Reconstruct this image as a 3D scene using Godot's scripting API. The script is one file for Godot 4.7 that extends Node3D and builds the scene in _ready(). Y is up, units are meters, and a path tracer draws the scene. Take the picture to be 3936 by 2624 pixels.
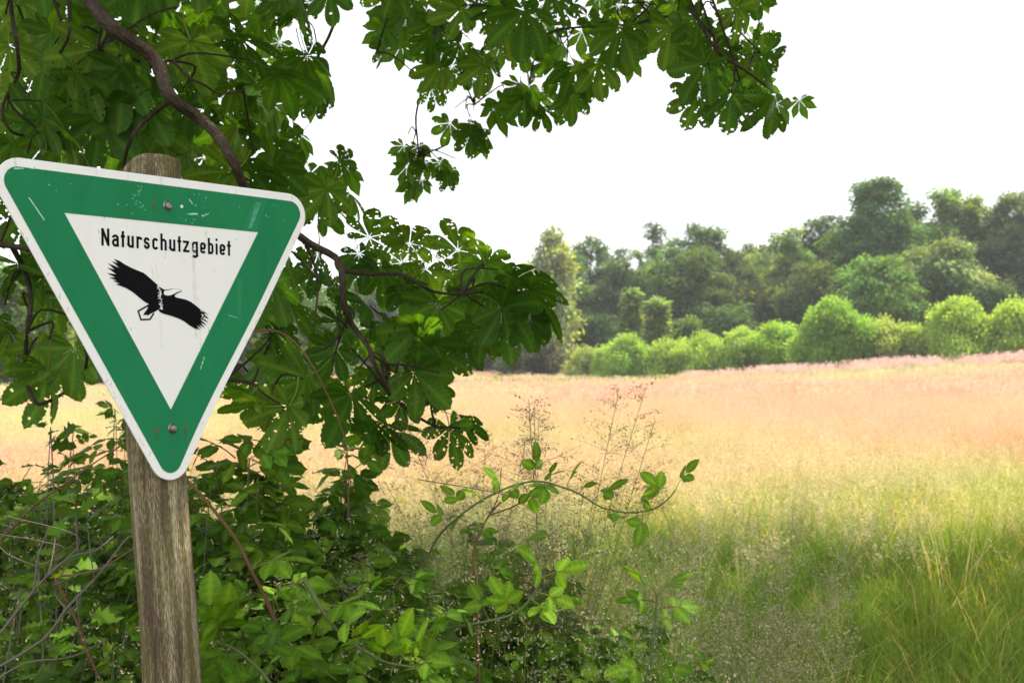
extends Node3D

# A nature reserve sign on a wooden post under a horse chestnut, before a flowering meadow with shrubs and a wood behind it.

var rng := RandomNumberGenerator.new()
var taken := {}
var rough_noise := FastNoiseLite.new()
var mats := {}


# ------------------------------------------------------------------ shapes

class Shape:
	var v := PackedVector3Array()
	var c := PackedColorArray()
	var uv := PackedVector2Array()
	var idx := PackedInt32Array()

	func point(p: Vector3, col := Color.WHITE, t := Vector2.ZERO) -> int:
		v.append(p)
		c.append(col)
		uv.append(t)
		return v.size() - 1

	func tri(a: int, b: int, d: int) -> void:
		idx.append(a)
		idx.append(b)
		idx.append(d)

	func quad(a: int, b: int, d: int, e: int) -> void:
		tri(a, b, d)
		tri(a, d, e)

	func mesh() -> ArrayMesh:
		var n := PackedVector3Array()
		n.resize(v.size())
		for i in range(0, idx.size(), 3):
			var a := idx[i]
			var b := idx[i + 1]
			var d := idx[i + 2]
			var f := (v[d] - v[a]).cross(v[b] - v[a])
			n[a] += f
			n[b] += f
			n[d] += f
		for i in n.size():
			n[i] = n[i].normalized() if n[i].length_squared() > 1e-20 else Vector3.UP
		var arrays := []
		arrays.resize(Mesh.ARRAY_MAX)
		arrays[Mesh.ARRAY_VERTEX] = v
		arrays[Mesh.ARRAY_NORMAL] = n
		arrays[Mesh.ARRAY_COLOR] = c
		arrays[Mesh.ARRAY_TEX_UV] = uv
		arrays[Mesh.ARRAY_INDEX] = idx
		var m := ArrayMesh.new()
		m.add_surface_from_arrays(Mesh.PRIMITIVE_TRIANGLES, arrays)
		return m


func numbered(called: String) -> String:
	if not taken.has(called):
		taken[called] = 0
		return called
	taken[called] += 1
	return "%s_%03d" % [called, taken[called]]


func thing(called: String, label: String, category: String, at := Vector3.ZERO, group := "") -> Node3D:
	var o := Node3D.new()
	o.name = numbered(called)
	add_child(o)
	o.position = at
	tag(o, label, category, group)
	return o


func tag(o: Node3D, label: String, category: String, group := "", kind := "") -> void:
	if label:
		o.set_meta("label", label)
	if category:
		o.set_meta("category", category)
	if group:
		o.set_meta("group", group)
	if kind:
		o.set_meta("kind", kind)


func part(called: String, m: Mesh, mat: Material, parent: Node, xf := Transform3D()) -> MeshInstance3D:
	var o := MeshInstance3D.new()
	var key := "%d/%s" % [parent.get_instance_id(), called]
	taken[key] = taken.get(key, -1) + 1
	o.name = called if taken[key] == 0 else "%s_%03d" % [called, taken[key]]
	o.mesh = m
	o.material_override = mat
	o.transform = xf
	parent.add_child(o, true)
	return o


func scatter(called: String, m: Mesh, mat: Material, places: Array, tints: Array, parent: Node) -> MultiMeshInstance3D:
	var mm := MultiMesh.new()
	mm.transform_format = MultiMesh.TRANSFORM_3D
	mm.use_colors = true
	mm.mesh = m
	mm.instance_count = places.size()
	for i in places.size():
		mm.set_instance_transform(i, places[i])
		mm.set_instance_color(i, tints[i])
	var o := MultiMeshInstance3D.new()
	o.name = numbered(called) if parent == self else called
	o.multimesh = mm
	o.material_override = mat
	o.set_meta("kind", "stuff")
	parent.add_child(o, true)
	return o


# A tapering round limb along a smoothed path.
func limb(sh: Shape, path: Array, r0: float, r1: float, sides: int, col: Color, bumps := 0.0) -> void:
	var pts := smoothed(path, 3 if path.size() > 3 else 4)
	var n := pts.size()
	var up := Vector3(0.3, 0.9, 0.31)
	var length := 0.0
	var ring0 := sh.v.size()
	for i in n:
		var p: Vector3 = pts[i]
		var ahead: Vector3 = pts[mini(i + 1, n - 1)] - pts[maxi(i - 1, 0)]
		ahead = ahead.normalized()
		var side := ahead.cross(up).normalized()
		var over := side.cross(ahead)
		if i > 0:
			length += p.distance_to(pts[i - 1])
		var t := float(i) / (n - 1)
		for k in sides + 1:
			var a := TAU * k / sides
			var r := lerpf(r0, r1, pow(t, 0.8))
			if bumps > 0.0:
				r *= 1.0 + bumps * rough_noise.get_noise_3d(p.x * 60.0 + cos(a) * 3.0, p.y * 60.0 + sin(a) * 3.0, p.z * 60.0)
			sh.point(p + (side * cos(a) + over * sin(a)) * r, col, Vector2(float(k) / sides, length / maxf(r0, 0.01) * 0.16))
	for i in n - 1:
		for k in sides:
			var a := ring0 + i * (sides + 1) + k
			sh.quad(a, a + 1, a + sides + 2, a + sides + 1)
	var tip := sh.point(pts[n - 1], col)
	for k in sides:
		sh.tri(ring0 + (n - 1) * (sides + 1) + k, ring0 + (n - 1) * (sides + 1) + k + 1, tip)


func smoothed(path: Array, steps: int) -> Array:
	var out := []
	var n := path.size()
	for i in n - 1:
		var a: Vector3 = path[maxi(i - 1, 0)]
		var b: Vector3 = path[i]
		var d: Vector3 = path[i + 1]
		var e: Vector3 = path[mini(i + 2, n - 1)]
		for s in steps:
			out.append(b.cubic_interpolate(d, a, e, float(s) / steps))
	out.append(path[n - 1])
	return out


# One leaf blade: pleated along its side veins, toothed, with small eaten holes.
func blade_leaf(sh: Shape, base: Vector3, along: Vector3, up: Vector3, length: float, width: float, droop: float, skew: float, rows: int, halves: int, col: Color, holes: float, ripple: float, broad: float, blunt: float) -> void:
	var side := along.cross(up).normalized()
	var first := sh.v.size()
	var cols := halves * 2 + 1
	var veins := 9.0 if halves > 2 else 5.0
	var spot := Color(0.16, 0.075, 0.02)
	for i in rows + 1:
		var t := float(i) / rows
		var w := width * pow(maxf(sin(PI * pow(t, broad)), 0.0), blunt)
		if i == rows - 1:
			w *= 0.55
		if t > 0.2 and i < rows:
			w *= 1.0 + (0.055 if i % 2 else -0.055)
		if i == rows:
			w = 0.0
		var centre := base + along * length * t - up * droop * length * t * t + side * skew * length * t * t
		for j in cols:
			var s := float(j - halves) / halves
			var q := centre + side * w * s
			q += up * (absf(s) * w * 0.22 - s * s * w * 0.18)
			q += up * cos(TAU * (t * veins - absf(s) * 1.1)) * width * ripple * minf(absf(s) * 2.0, 1.0)
			var k := col * rng.randf_range(0.94, 1.06) * (1.0 + 0.16 * cos(TAU * (t * veins - absf(s) * 1.1)) * minf(absf(s) * 2.0, 1.0))
			if j == halves:
				k = col * 1.35 + Color(0.02, 0.02, 0.0)
			elif t > 0.3 and rng.randf() < holes * 0.5:
				k = spot
			k.a = 1.0
			sh.point(q, k, Vector2(s, t))
	for i in rows:
		for j in cols - 1:
			var t := float(i) / rows
			if holes > 0.0 and t > 0.25 and i < rows - 1 and j != halves and j != halves - 1 and rng.randf() < holes:
				continue
			if holes > 0.0 and t > 0.35 and i < rows - 1 and rng.randf() < holes * 0.35:
				continue
			var a := first + i * cols + j
			sh.quad(a, a + 1, a + cols + 1, a + cols)


# A compound chestnut leaf. Hub at the origin, middle leaflet along +X, upper side +Y; length 1.
func chestnut_leaf(leaflets: int, rows: int, halves: int, holes: float, droop: float) -> ArrayMesh:
	var sh := Shape.new()
	var col := Color(0.068, 0.162, 0.022)
	limb(sh, [Vector3(-0.6, 0.12, rng.randf_range(-0.1, 0.1)), Vector3(-0.3, 0.08, 0), Vector3(0, 0, 0)], 0.013, 0.012, 5, Color(0.2, 0.26, 0.06))
	var spread := 2.3 if leaflets == 7 else 1.75
	for k in leaflets:
		var f := 2.0 * k / (leaflets - 1) - 1.0
		var a := f * spread + rng.randf_range(-0.07, 0.07)
		var size := lerpf(1.0, 0.52, pow(absf(f), 1.6)) * rng.randf_range(0.93, 1.05)
		var dip := rng.randf_range(0.03, 0.32)
		var along := Vector3(cos(a) * cos(dip), -sin(dip), sin(a) * cos(dip))
		var up := Vector3(cos(a) * sin(dip), cos(dip), sin(a) * sin(dip))
		up = up.rotated(along, rng.randf_range(-0.3, 0.3))
		var tone := col * rng.randf_range(0.9, 1.1)
		blade_leaf(sh, along * 0.02, along, up, size, size * rng.randf_range(0.205, 0.25), droop * rng.randf_range(0.5, 1.4), rng.randf_range(-0.06, 0.06), rows, halves, tone, holes, 0.03, 1.75, 0.6)
	return sh.mesh()


# A bramble leaf of three or five toothed leaflets. Foot of the stalk at the origin, along +X; length 1.
func bramble_leaf(leaflets: int, rows: int, col: Color) -> ArrayMesh:
	var sh := Shape.new()
	limb(sh, [Vector3.ZERO, Vector3(0.3, 0.06, 0), Vector3(0.62, 0.05, 0)], 0.016, 0.012, 4, Color(0.16, 0.16, 0.05))
	var hub := Vector3(0.45, 0.055, 0)
	for k in leaflets:
		var f := 0.0 if leaflets == 1 else 2.0 * k / (leaflets - 1) - 1.0
		var a := f * (1.15 if leaflets == 3 else 1.75) + rng.randf_range(-0.1, 0.1)
		var dip := rng.randf_range(-0.05, 0.35)
		var along := Vector3(cos(a) * cos(dip), -sin(dip), sin(a) * cos(dip))
		var up := Vector3(cos(a) * sin(dip), cos(dip), sin(a) * sin(dip)).rotated(along, rng.randf_range(-0.35, 0.35))
		var size := lerpf(0.62, 0.5, absf(f)) * rng.randf_range(0.9, 1.1)
		var start := Vector3(0.62, 0.05, 0) if absf(f) < 0.01 else hub
		blade_leaf(sh, start, along, up, size, size * rng.randf_range(0.3, 0.36), rng.randf_range(0.05, 0.3), rng.randf_range(-0.05, 0.05), rows, 2, col * rng.randf_range(0.9, 1.12), 0.0, 0.03, 0.82, 0.8)
	return sh.mesh()


# A small lobed hawthorn leaf, along +X; length 1.
func lobed_leaf(col: Color) -> ArrayMesh:
	var sh := Shape.new()
	var mid := sh.point(Vector3(0.45, 0.05, 0), col * 1.15)
	var rim := [Vector2(0, 0), Vector2(0.12, 0.1), Vector2(0.25, 0.42), Vector2(0.38, 0.2), Vector2(0.55, 0.5), Vector2(0.68, 0.24), Vector2(0.85, 0.26), Vector2(1, 0), Vector2(0.85, -0.26), Vector2(0.68, -0.24), Vector2(0.55, -0.5), Vector2(0.38, -0.2), Vector2(0.25, -0.42), Vector2(0.12, -0.1)]
	var first := sh.v.size()
	for q in rim:
		sh.point(Vector3(q.x, absf(q.y) * 0.25 - q.x * q.x * 0.12 + rng.randf_range(-0.02, 0.02), q.y), col * rng.randf_range(0.93, 1.07))
	for i in rim.size():
		sh.tri(mid, first + i, first + (i + 1) % rim.size())
	return sh.mesh()


# ------------------------------------------------------------------ materials

func leaf_material(called: String, tone: Color, gloss := 0.45, through := 1.0, blue := 0.45) -> StandardMaterial3D:
	if mats.has(called):
		return mats[called]
	var m := StandardMaterial3D.new()
	m.resource_name = called
	m.vertex_color_use_as_albedo = true
	m.albedo_color = tone.linear_to_srgb()
	m.roughness = gloss
	m.metallic_specular = 0.2
	m.backlight_enabled = true
	m.backlight = Color(through, through, blue * through)
	m.cull_mode = BaseMaterial3D.CULL_DISABLED
	mats[called] = m
	return m


func plain_material(called: String, tone: Color, gloss: float, spec := 0.4) -> StandardMaterial3D:
	if mats.has(called):
		return mats[called]
	var m := StandardMaterial3D.new()
	m.resource_name = called
	m.albedo_color = tone.linear_to_srgb()
	m.roughness = gloss
	m.metallic_specular = spec
	mats[called] = m
	return m


func bark_material(called: String, dark: Color, light: Color, scale: Vector3) -> StandardMaterial3D:
	var m := plain_material(called, Color.WHITE, 0.9, 0.2)
	var w := 256
	var im := Image.create(w, w, false, Image.FORMAT_RGB8)
	var hi := Image.create(w, w, false, Image.FORMAT_RGB8)
	var n := FastNoiseLite.new()
	n.seed = 31
	n.frequency = 0.03
	n.fractal_octaves = 4
	for y in w:
		for x in w:
			var a := TAU * x / w
			var g := n.get_noise_3d(cos(a) * 70.0, sin(a) * 70.0, y * 0.9) * 0.5 + 0.5
			var h := n.get_noise_3d(cos(a) * 20.0 + 300.0, sin(a) * 20.0, y * 0.5) * 0.5 + 0.5
			g = clampf(g * 1.4 - 0.2, 0.0, 1.0)
			im.set_pixel(x, y, dark.lerp(light, clampf(g * 0.6 + h * 0.5 - 0.1, 0, 1)).linear_to_srgb())
			hi.set_pixel(x, y, Color(g, g, g))
	m.albedo_texture = ImageTexture.create_from_image(im)
	m.heightmap_enabled = true
	m.heightmap_texture = ImageTexture.create_from_image(hi)
	m.heightmap_scale = 0.6
	m.uv1_scale = scale
	return m


# ------------------------------------------------------------------ the lie of the land

func ground_at(x: float, z: float) -> float:
	var d := -z
	var rise := 1.3 * smoothstep(0.0, 30.0, x) * smoothstep(14.0, 62.0, d)
	return rise - 0.42 * smoothstep(22.0, 58.0, d) + 0.10 * rough_noise.get_noise_2d(x * 1.1, z * 1.1) * smoothstep(3.0, 12.0, d)


func ground_at_v(p: Vector3) -> Vector3:
	return Vector3(p.x, ground_at(p.x, p.z), p.z)


func _ready() -> void:
	rng.seed = 20240711
	rough_noise.seed = 5
	rough_noise.frequency = 0.05
	rough_noise.fractal_octaves = 3

	# camera
	var cam := Camera3D.new()
	cam.name = "camera"
	cam.position = Vector3(0, 1.6, 0)
	cam.rotation_degrees = Vector3(0.7, 0, 0)
	cam.near = 0.05
	cam.far = 2000.0
	var lens := CameraAttributesPhysical.new()
	lens.frustum_focal_length = 40.512
	lens.frustum_focus_distance = 2.35
	lens.frustum_near = 0.05
	lens.frustum_far = 2000.0
	lens.exposure_aperture = 8.0
	cam.attributes = lens
	cam.fov = 33.0
	add_child(cam)
	cam.current = true

	# sky, exposure
	var around := WorldEnvironment.new()
	around.name = "world_environment"
	var env := Environment.new()
	var sky := Sky.new()
	var air := ProceduralSkyMaterial.new()
	air.sky_top_color = Color(0.97, 0.985, 1.0)
	air.sky_horizon_color = Color(1.0, 1.0, 1.0)
	air.sky_curve = 0.2
	air.sky_energy_multiplier = 0.88
	air.ground_bottom_color = Color(0.35, 0.35, 0.3)
	air.ground_horizon_color = Color(0.6, 0.6, 0.55)
	air.sun_angle_max = 25.0
	sky.sky_material = air
	env.background_mode = Environment.BG_SKY
	env.sky = sky
	env.tonemap_mode = Environment.TONE_MAPPER_LINEAR
	env.tonemap_exposure = 2.35
	env.fog_enabled = true
	env.fog_density = 0.0006
	env.fog_light_color = Color(0.95, 0.97, 1.0)
	env.sdfgi_enabled = true
	env.ssao_enabled = true
	env.ssil_enabled = true
	around.environment = env
	add_child(around)

	# sun: high, beyond the meadow to the right
	var sun := DirectionalLight3D.new()
	sun.name = "sun"
	var high := deg_to_rad(56.0)
	var turn := deg_to_rad(52.0)
	var to_sun := Vector3(sin(turn) * cos(high), sin(high), -cos(turn) * cos(high))
	sun.basis = Basis.looking_at(-to_sun, Vector3.UP)
	sun.light_energy = 1.6
	sun.light_color = Color(1.0, 0.95, 0.87)
	sun.light_angular_distance = 0.5
	sun.shadow_enabled = true
	add_child(sun)

	build_ground()
	build_wood()
	build_shrubs()
	build_meadow()
	build_chestnut()
	build_post()
	build_sign()
	build_undergrowth()
	build_tall_grasses()


func build_ground() -> void:
	var sh := Shape.new()
	var xs := []
	var zs := []
	for i in 61:
		var s := (i - 30) / 30.0
		xs.append(s * 22.0 + s * s * s * 380.0)
	for i in 90:
		var t := i / 89.0
		zs.append(10.0 - 60.0 * t - 90.0 * t * t - 560.0 * pow(t, 6.0))
	for z in zs:
		for x in xs:
			sh.point(Vector3(x, ground_at(x, z), z), Color.WHITE, Vector2(x, z))
	var w := xs.size()
	for j in zs.size() - 1:
		for i in w - 1:
			var a := j * w + i
			sh.quad(a, a + 1, a + w + 1, a + w)
	var m := plain_material("soil and thatch", Color.WHITE, 0.95, 0.1)
	var n := FastNoiseLite.new()
	n.seed = 11
	n.frequency = 0.012
	n.fractal_octaves = 5
	var tex := NoiseTexture2D.new()
	tex.width = 512
	tex.height = 512
	tex.seamless = true
	tex.noise = n
	var ramp := Gradient.new()
	ramp.offsets = PackedFloat32Array([0.0, 0.45, 0.75, 1.0])
	ramp.colors = PackedColorArray([Color(0.06, 0.075, 0.025).linear_to_srgb(), Color(0.16, 0.13, 0.06).linear_to_srgb(), Color(0.26, 0.18, 0.09).linear_to_srgb(), Color(0.33, 0.24, 0.13).linear_to_srgb()])
	tex.color_ramp = ramp
	m.albedo_texture = tex
	m.uv1_triplanar = true
	m.uv1_world_triplanar = true
	m.uv1_scale = Vector3(0.13, 0.13, 0.13)
	var o := part("meadow_ground", sh.mesh(), m, self)
	tag(o, "dry earth and thatch under the meadow grass", "ground", "", "structure")


# ------------------------------------------------------------------ wood and shrubs

# A spray of small leaves filling a ball of radius 1.
func leaf_spray(count: int, size: float, long: float) -> ArrayMesh:
	var sh := Shape.new()
	for i in count:
		var d := Vector3(rng.randfn(), rng.randfn(), rng.randfn()).normalized()
		var at := d * pow(rng.randf(), 0.45)
		var along := (d + Vector3(rng.randfn(), rng.randfn() - 0.2, rng.randfn()) * 0.7).normalized()
		var up := (Vector3(0, 1, 0) + Vector3(rng.randfn(), rng.randfn(), rng.randfn()) * 0.55).normalized()
		var side := along.cross(up).normalized() * size * rng.randf_range(0.35, 0.6)
		along *= size * long * rng.randf_range(0.7, 1.25)
		var k := Color.WHITE * rng.randf_range(0.8, 1.2)
		k.a = 1.0
		var a := sh.point(at, k)
		var b := sh.point(at + along * 0.5 + side, k)
		var c := sh.point(at + along, k)
		var e := sh.point(at + along * 0.5 - side, k)
		sh.quad(a, b, c, e)
	return sh.mesh()


func tone_of(name: String) -> Color:
	match name:
		"green": return Color(0.125, 0.235, 0.09)
		"lime": return Color(0.18, 0.275, 0.11)
		"slate": return Color(0.125, 0.19, 0.12)
		"pale": return Color(0.235, 0.315, 0.165)
		"pale2": return Color(0.215, 0.30, 0.14)
		"fresh": return Color(0.165, 0.30, 0.115)
		"dark": return Color(0.095, 0.16, 0.075)
		"olive": return Color(0.13, 0.195, 0.09)
		"brown": return Color(0.135, 0.18, 0.10)
		"birch": return Color(0.31, 0.37, 0.25)
		"greydark": return Color(0.14, 0.18, 0.12)
		"bright": return Color(0.36, 0.55, 0.15)
		"bright2": return Color(0.40, 0.55, 0.17)
		"deep": return Color(0.28, 0.46, 0.13)
		"soft": return Color(0.38, 0.46, 0.20)
	return Color(0.13, 0.2, 0.08)


func profile(style: String, t: float) -> float:
	match style:
		"round": return sqrt(maxf(1.0 - pow(maxf(t - 0.35, 0.0) / 0.72, 2.6), 0.0)) * (1.0 if t > 0.3 else 0.8 + 0.67 * t)
		"oak": return sqrt(maxf(1.0 - pow(maxf(t - 0.5, 0.0) / 0.56, 2.8), 0.0)) * (0.85 + 0.18 * sin(t * 13.0))
		"cone": return clampf(1.05 - t, 0.08, 1.0)
		"birch": return clampf(1.0 - 0.78 * pow(t, 2.6), 0.15, 1.0)
		"wispy": return 0.9 - 0.65 * t
	return 1.0


func build_wood() -> void:
	var sprays := []
	for i in 4:
		sprays.append(leaf_spray(22, 0.32, 1.7))
	var foliage := leaf_material("tree foliage", Color.WHITE, 0.6)
	var bark := bark_material("grey tree bark", Color(0.05, 0.045, 0.035), Color(0.16, 0.14, 0.115), Vector3(2, 1, 1))
	var birch_bark := bark_material("white birch bark", Color(0.25, 0.24, 0.22), Color(0.75, 0.73, 0.68), Vector3(1, 2, 1))
	var rows: Array = [
		[Vector3(29.02, 15.88, -91.83), 3.48, "oak", "green", 0.12, "tallest green oak standing above the whole tree line", "oak_tree"],
		[Vector3(36.81, 15.67, -95.84), 3.45, "oak", "lime", 0.20, "tall yellow-green open-crowned oak right beside the tallest oak", "oak_tree"],
		[Vector3(41.2, 15.23, -93.84), 3.02, "round", "slate", 0.08, "tall dark grey-green tree cut by the right edge of the picture", "broadleaf_tree"],
		[Vector3(31.74, 10.1, -83.9), 3.49, "round", "pale", 0.10, "pale grey-green layered tree in front of the tall yellow-green oak", "broadleaf_tree"],
		[Vector3(25.23, 8.48, -79.92), 2.78, "round", "fresh", 0.06, "fresh green low tree standing at the foot of the tallest oak", "broadleaf_tree"],
		[Vector3(26.28, 13.59, -97.86), 2.67, "oak", "dark", 0.10, "dark olive tree leaning against the left flank of the tallest oak", "oak_tree"],
		[Vector3(22.97, 12.11, -93.88), 2.20, "round", "lime", 0.10, "yellow-green tree with thin twiggy top left of the dark olive oak", "broadleaf_tree"],
		[Vector3(23.43, 8.77, -87.92), 2.66, "round", "olive", 0.05, "olive tree of middle height behind the dark round shrub", "broadleaf_tree"],
		[Vector3(23.36, 11.63, -107.89), 1.84, "round", "pale", 0.10, "small pale treetop in the dip of the tree line", "broadleaf_tree"],
		[Vector3(19.97, 7.71, -91.93), 2.96, "round", "brown", 0.05, "brownish green broad tree below the dip of the tree line", "broadleaf_tree"],
		[Vector3(17.94, 13.46, -103.86), 3.46, "oak", "dark", 0.10, "dark broad-topped oak behind the big round olive tree", "oak_tree"],
		[Vector3(13.58, 10.3, -89.9), 3.57, "round", "olive", 0.04, "big round olive tree in the middle of the tree line", "broadleaf_tree"],
		[Vector3(12.99, 13.77, -105.86), 2.33, "wispy", "slate", 0.10, "tree with thin wispy double top above the olive crowns", "broadleaf_tree"],
		[Vector3(7.11, 12.65, -107.87), 2.94, "oak", "green", 0.10, "green oak behind the right side of the birch", "oak_tree"],
		[Vector3(9.61, 10.3, -101.9), 2.39, "round", "dark", 0.05, "dark tree between the birch and the big round olive tree", "broadleaf_tree"],
		[Vector3(7.79, 5.95, -77.95), 1.06, "cone", "pale", 0.03, "pale young pointed tree, left one of a pair before the dark wood", "young_tree"],
		[Vector3(9.67, 5.31, -76.96), 1.34, "cone", "pale2", 0.03, "pale young pointed tree, right one of a pair before the dark wood", "young_tree"],
		[Vector3(2.6, 10.92, -83.89), 2.92, "birch", "birch", 0.10, "tall hazy tan-green birch with a white trunk", "birch_tree"],
		[Vector3(1.59, 3.89, -85.98), 2.60, "round", "greydark", 0.02, "low grey-green tree bush at the foot of the birch", "broadleaf_tree"],
		[Vector3(-2.7, 9.79, -107.91), 3.88, "round", "green", 0.06, "green tree just left of the birch behind the chestnut leaves", "broadleaf_tree"],
		[Vector3(-7.66, 8.64, -105.92), 3.61, "round", "pale", 0.05, "pale tree seen between the lower chestnut twigs", "broadleaf_tree"],
		[Vector3(-12.43, 8.82, -103.92), 3.74, "round", "slate", 0.05, "grey-green tree behind the forked chestnut twig", "broadleaf_tree"],
		[Vector3(-13.34, 6.91, -79.94), 2.87, "round", "fresh", 0.04, "fresh green tree just right of the triangular sign", "broadleaf_tree"],
		[Vector3(-19.51, 5.32, -55.96), 2.01, "round", "brown", 0.04, "brownish grey tree peeping out left of the sign", "broadleaf_tree"],
		[Vector3(-20.96, 5.84, -51.95), 2.16, "round", "lime", 0.04, "sunny yellow-green tree left of the sign", "broadleaf_tree"],
		[Vector3(-24.31, 6.04, -51.95), 2.36, "round", "green", 0.04, "green tree at the left edge of the picture", "broadleaf_tree"],
		[Vector3(34.55, 7.04, -81.94), 2.17, "round", "dark", 0.03, "dark tree behind the shrubs near the right edge", "broadleaf_tree"],
		[Vector3(15.9, 5.36, -85.96), 2.28, "round", "dark", 0.02, "low dark tree behind the yellow-green hedge of shrubs", "broadleaf_tree"],
		[Vector3(12.2, 4.32, -83.97), 1.91, "round", "dark", 0.02, "low dark tree just right of the two young pale trees", "broadleaf_tree"],
		[Vector3(34.6, 14.84, -98.85), 2.25, "oak", "dark", 0.10, "dark oak in the gap between the tallest oak and the yellow-green one", "oak_tree"],
		[Vector3(28.79, 12.66, -98.87), 2.06, "round", "brown", 0.10, "brownish tree tucked behind the left shoulder of the tallest oak", "broadleaf_tree"],
		[Vector3(21.01, 12, -105.88), 2.20, "round", "olive", 0.06, "olive treetop just left of the dip of the tree line", "broadleaf_tree"],
		[Vector3(15.54, 12.75, -106.87), 2.43, "round", "dark", 0.06, "dark treetop between the wispy tree and the broad-topped oak", "broadleaf_tree"],
		[Vector3(11.96, 11.41, -103.89), 2.44, "round", "green", 0.06, "green crown under the tree with the thin wispy top", "broadleaf_tree"],
		[Vector3(9.18, 11.52, -105.89), 2.08, "round", "slate", 0.06, "grey-green treetop between the green oak and the wispy tree", "broadleaf_tree"],
		[Vector3(5.27, 10.86, -103.89), 2.16, "round", "green", 0.06, "green tree close behind the birch on its right", "broadleaf_tree"],
		[Vector3(0.36, 10.16, -105.9), 2.41, "round", "pale", 0.06, "pale tree close behind the birch on its left", "broadleaf_tree"],
		[Vector3(40.13, 14.28, -96.85), 2.20, "oak", "slate", 0.10, "grey-green oak between the yellow-green oak and the right edge tree", "oak_tree"],
		[Vector3(6.62, 4.78, -87.97), 1.83, "round", "dark", 0.02, "low dark tree just right of the birch trunk", "broadleaf_tree"]]
	for r in rows:
		var top: Vector3 = r[0]
		var foot := ground_at_v(top)
		var height := top.y - foot.y
		var wide: float = r[1] * (1.18 if r[2] == "oak" or r[2] == "round" else 1.0)
		var style: String = r[2]
		var t := thing(r[6], r[5], "tree", foot, "trees of the wood behind the meadow")
		var base_at: float = height * float(r[4])
		var wood := birch_bark if style == "birch" else bark
		var lean := rng.randf_range(-0.4, 0.4)
		var sh := Shape.new()
		var thick := 0.012 * height + 0.08
		if style == "birch":
			limb(sh, [Vector3(wide * 0.42, -0.2, 0.6), Vector3(wide * 0.40, height * 0.3, 0.5), Vector3(0.1, height * 0.8, 0.1)], thick * 0.9, 0.04, 9, Color.WHITE)
		else:
			limb(sh, [Vector3(0, -0.2, 0), Vector3(lean * 0.3, height * 0.3, 0), Vector3(lean, height * 0.85, 0.1)], thick, 0.05, 8, Color.WHITE)
		part("trunk", sh.mesh(), wood, t)
		var places := []
		var tints := []
		var tone := tone_of(r[3])
		var lobes := int(clampf(wide * height * 0.75, 22, 64))
		for k in lobes:
			var h := pow((k + rng.randf_range(0.3, 1.0)) / lobes, 0.8)
			var reach := wide * profile(style, h)
			var a := k * 2.4 + rng.randf_range(-0.5, 0.5)
			var rad := rng.randf_range(0.22, 0.40) * maxf(reach, wide * 0.6)
			if style == "cone":
				rad = reach * 0.55 + 0.14
			elif style == "birch" or style == "wispy":
				rad = reach * 0.3 + 0.25
			var out := maxf(reach - rad * 0.7, 0.0) * sqrt(rng.randf_range(0.15, 1.0))
			var y0 := base_at + rad * 0.5
			var y1 := height - rad * 0.72
			var at := Vector3(cos(a) * out + lean * h, lerpf(y0, y1, h), sin(a) * out * 0.9)
			if k % 4 == 0 and style != "birch":
				var lm := Shape.new()
				limb(lm, [Vector3(lean * 0.5, at.y * 0.55, 0), Vector3(at.x * 0.5, at.y * 0.8, at.z * 0.5), at], 0.02 * wide + 0.03, 0.02, 5, Color.WHITE)
				part("branch", lm.mesh(), wood, t)
			var shade := rng.randf_range(0.78, 1.22)
			var hue := rng.randf_range(-0.12, 0.12)
			var number := int(clampf(rad * rad * 40.0, 12, 150))
			if style == "birch" or style == "wispy":
				number = int(number * 0.75)
			for i in number:
				var d := Vector3(rng.randfn(), rng.randfn(), rng.randfn()).normalized()
				d.y *= 0.72
				var q := at + d * rad * (pow(rng.randf_range(0.3, 1.0), 0.6) + 0.12 * rng.randfn())
				if q.y < 0.15:
					continue
				var s := rng.randf_range(0.36, 0.72)
				var b := Basis(Vector3.UP, rng.randf() * TAU).scaled(Vector3(s, s * (1.35 if style == "birch" else 0.75), s))
				places.append(Transform3D(b, q))
				var j := shade * rng.randf_range(0.5, 1.55)
				tints.append(Color(tone.r * j * (1.0 + hue), tone.g * j, tone.b * j * (1.0 - hue), 1.0))
		scatter("crown", sprays[rng.randi() % 4], foliage, places, tints, t)
	# the depth of the wood behind the trees of its edge
	var places := []
	var tints := []
	for i in 26000:
		var x := rng.randf_range(-75.0, 75.0)
		var d := rng.randf_range(112.0, 130.0)
		if x < -14.0:
			d = rng.randf_range(62.0, 90.0) + (x + 14.0) * -0.1
		var tall := 7.5 + 4.0 * rough_noise.get_noise_2d(x * 4.0, 40.0) + 4.0 * smoothstep(0.0, 40.0, x) - 2.5 * smoothstep(-5.0, -25.0, x)
		var q := Vector3(x, ground_at(x, -d) + tall * pow(rng.randf(), 0.8), -d)
		var s := rng.randf_range(0.7, 1.3)
		places.append(Transform3D(Basis(Vector3.UP, rng.randf() * TAU).scaled(Vector3(s, s * 0.8, s)), q))
		var j := rng.randf_range(0.7, 1.2) * (1.0 + 0.4 * rough_noise.get_noise_3d(x * 2.5, q.y * 3.0, d))
		tints.append(Color(0.085 * j, 0.13 * j, 0.065 * j, 1.0))
	var far := scatter("distant_woodland", sprays[0], foliage, places, tints, self)
	tag(far, "dense dark wood filling the gaps behind the edge trees", "woodland")


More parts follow.
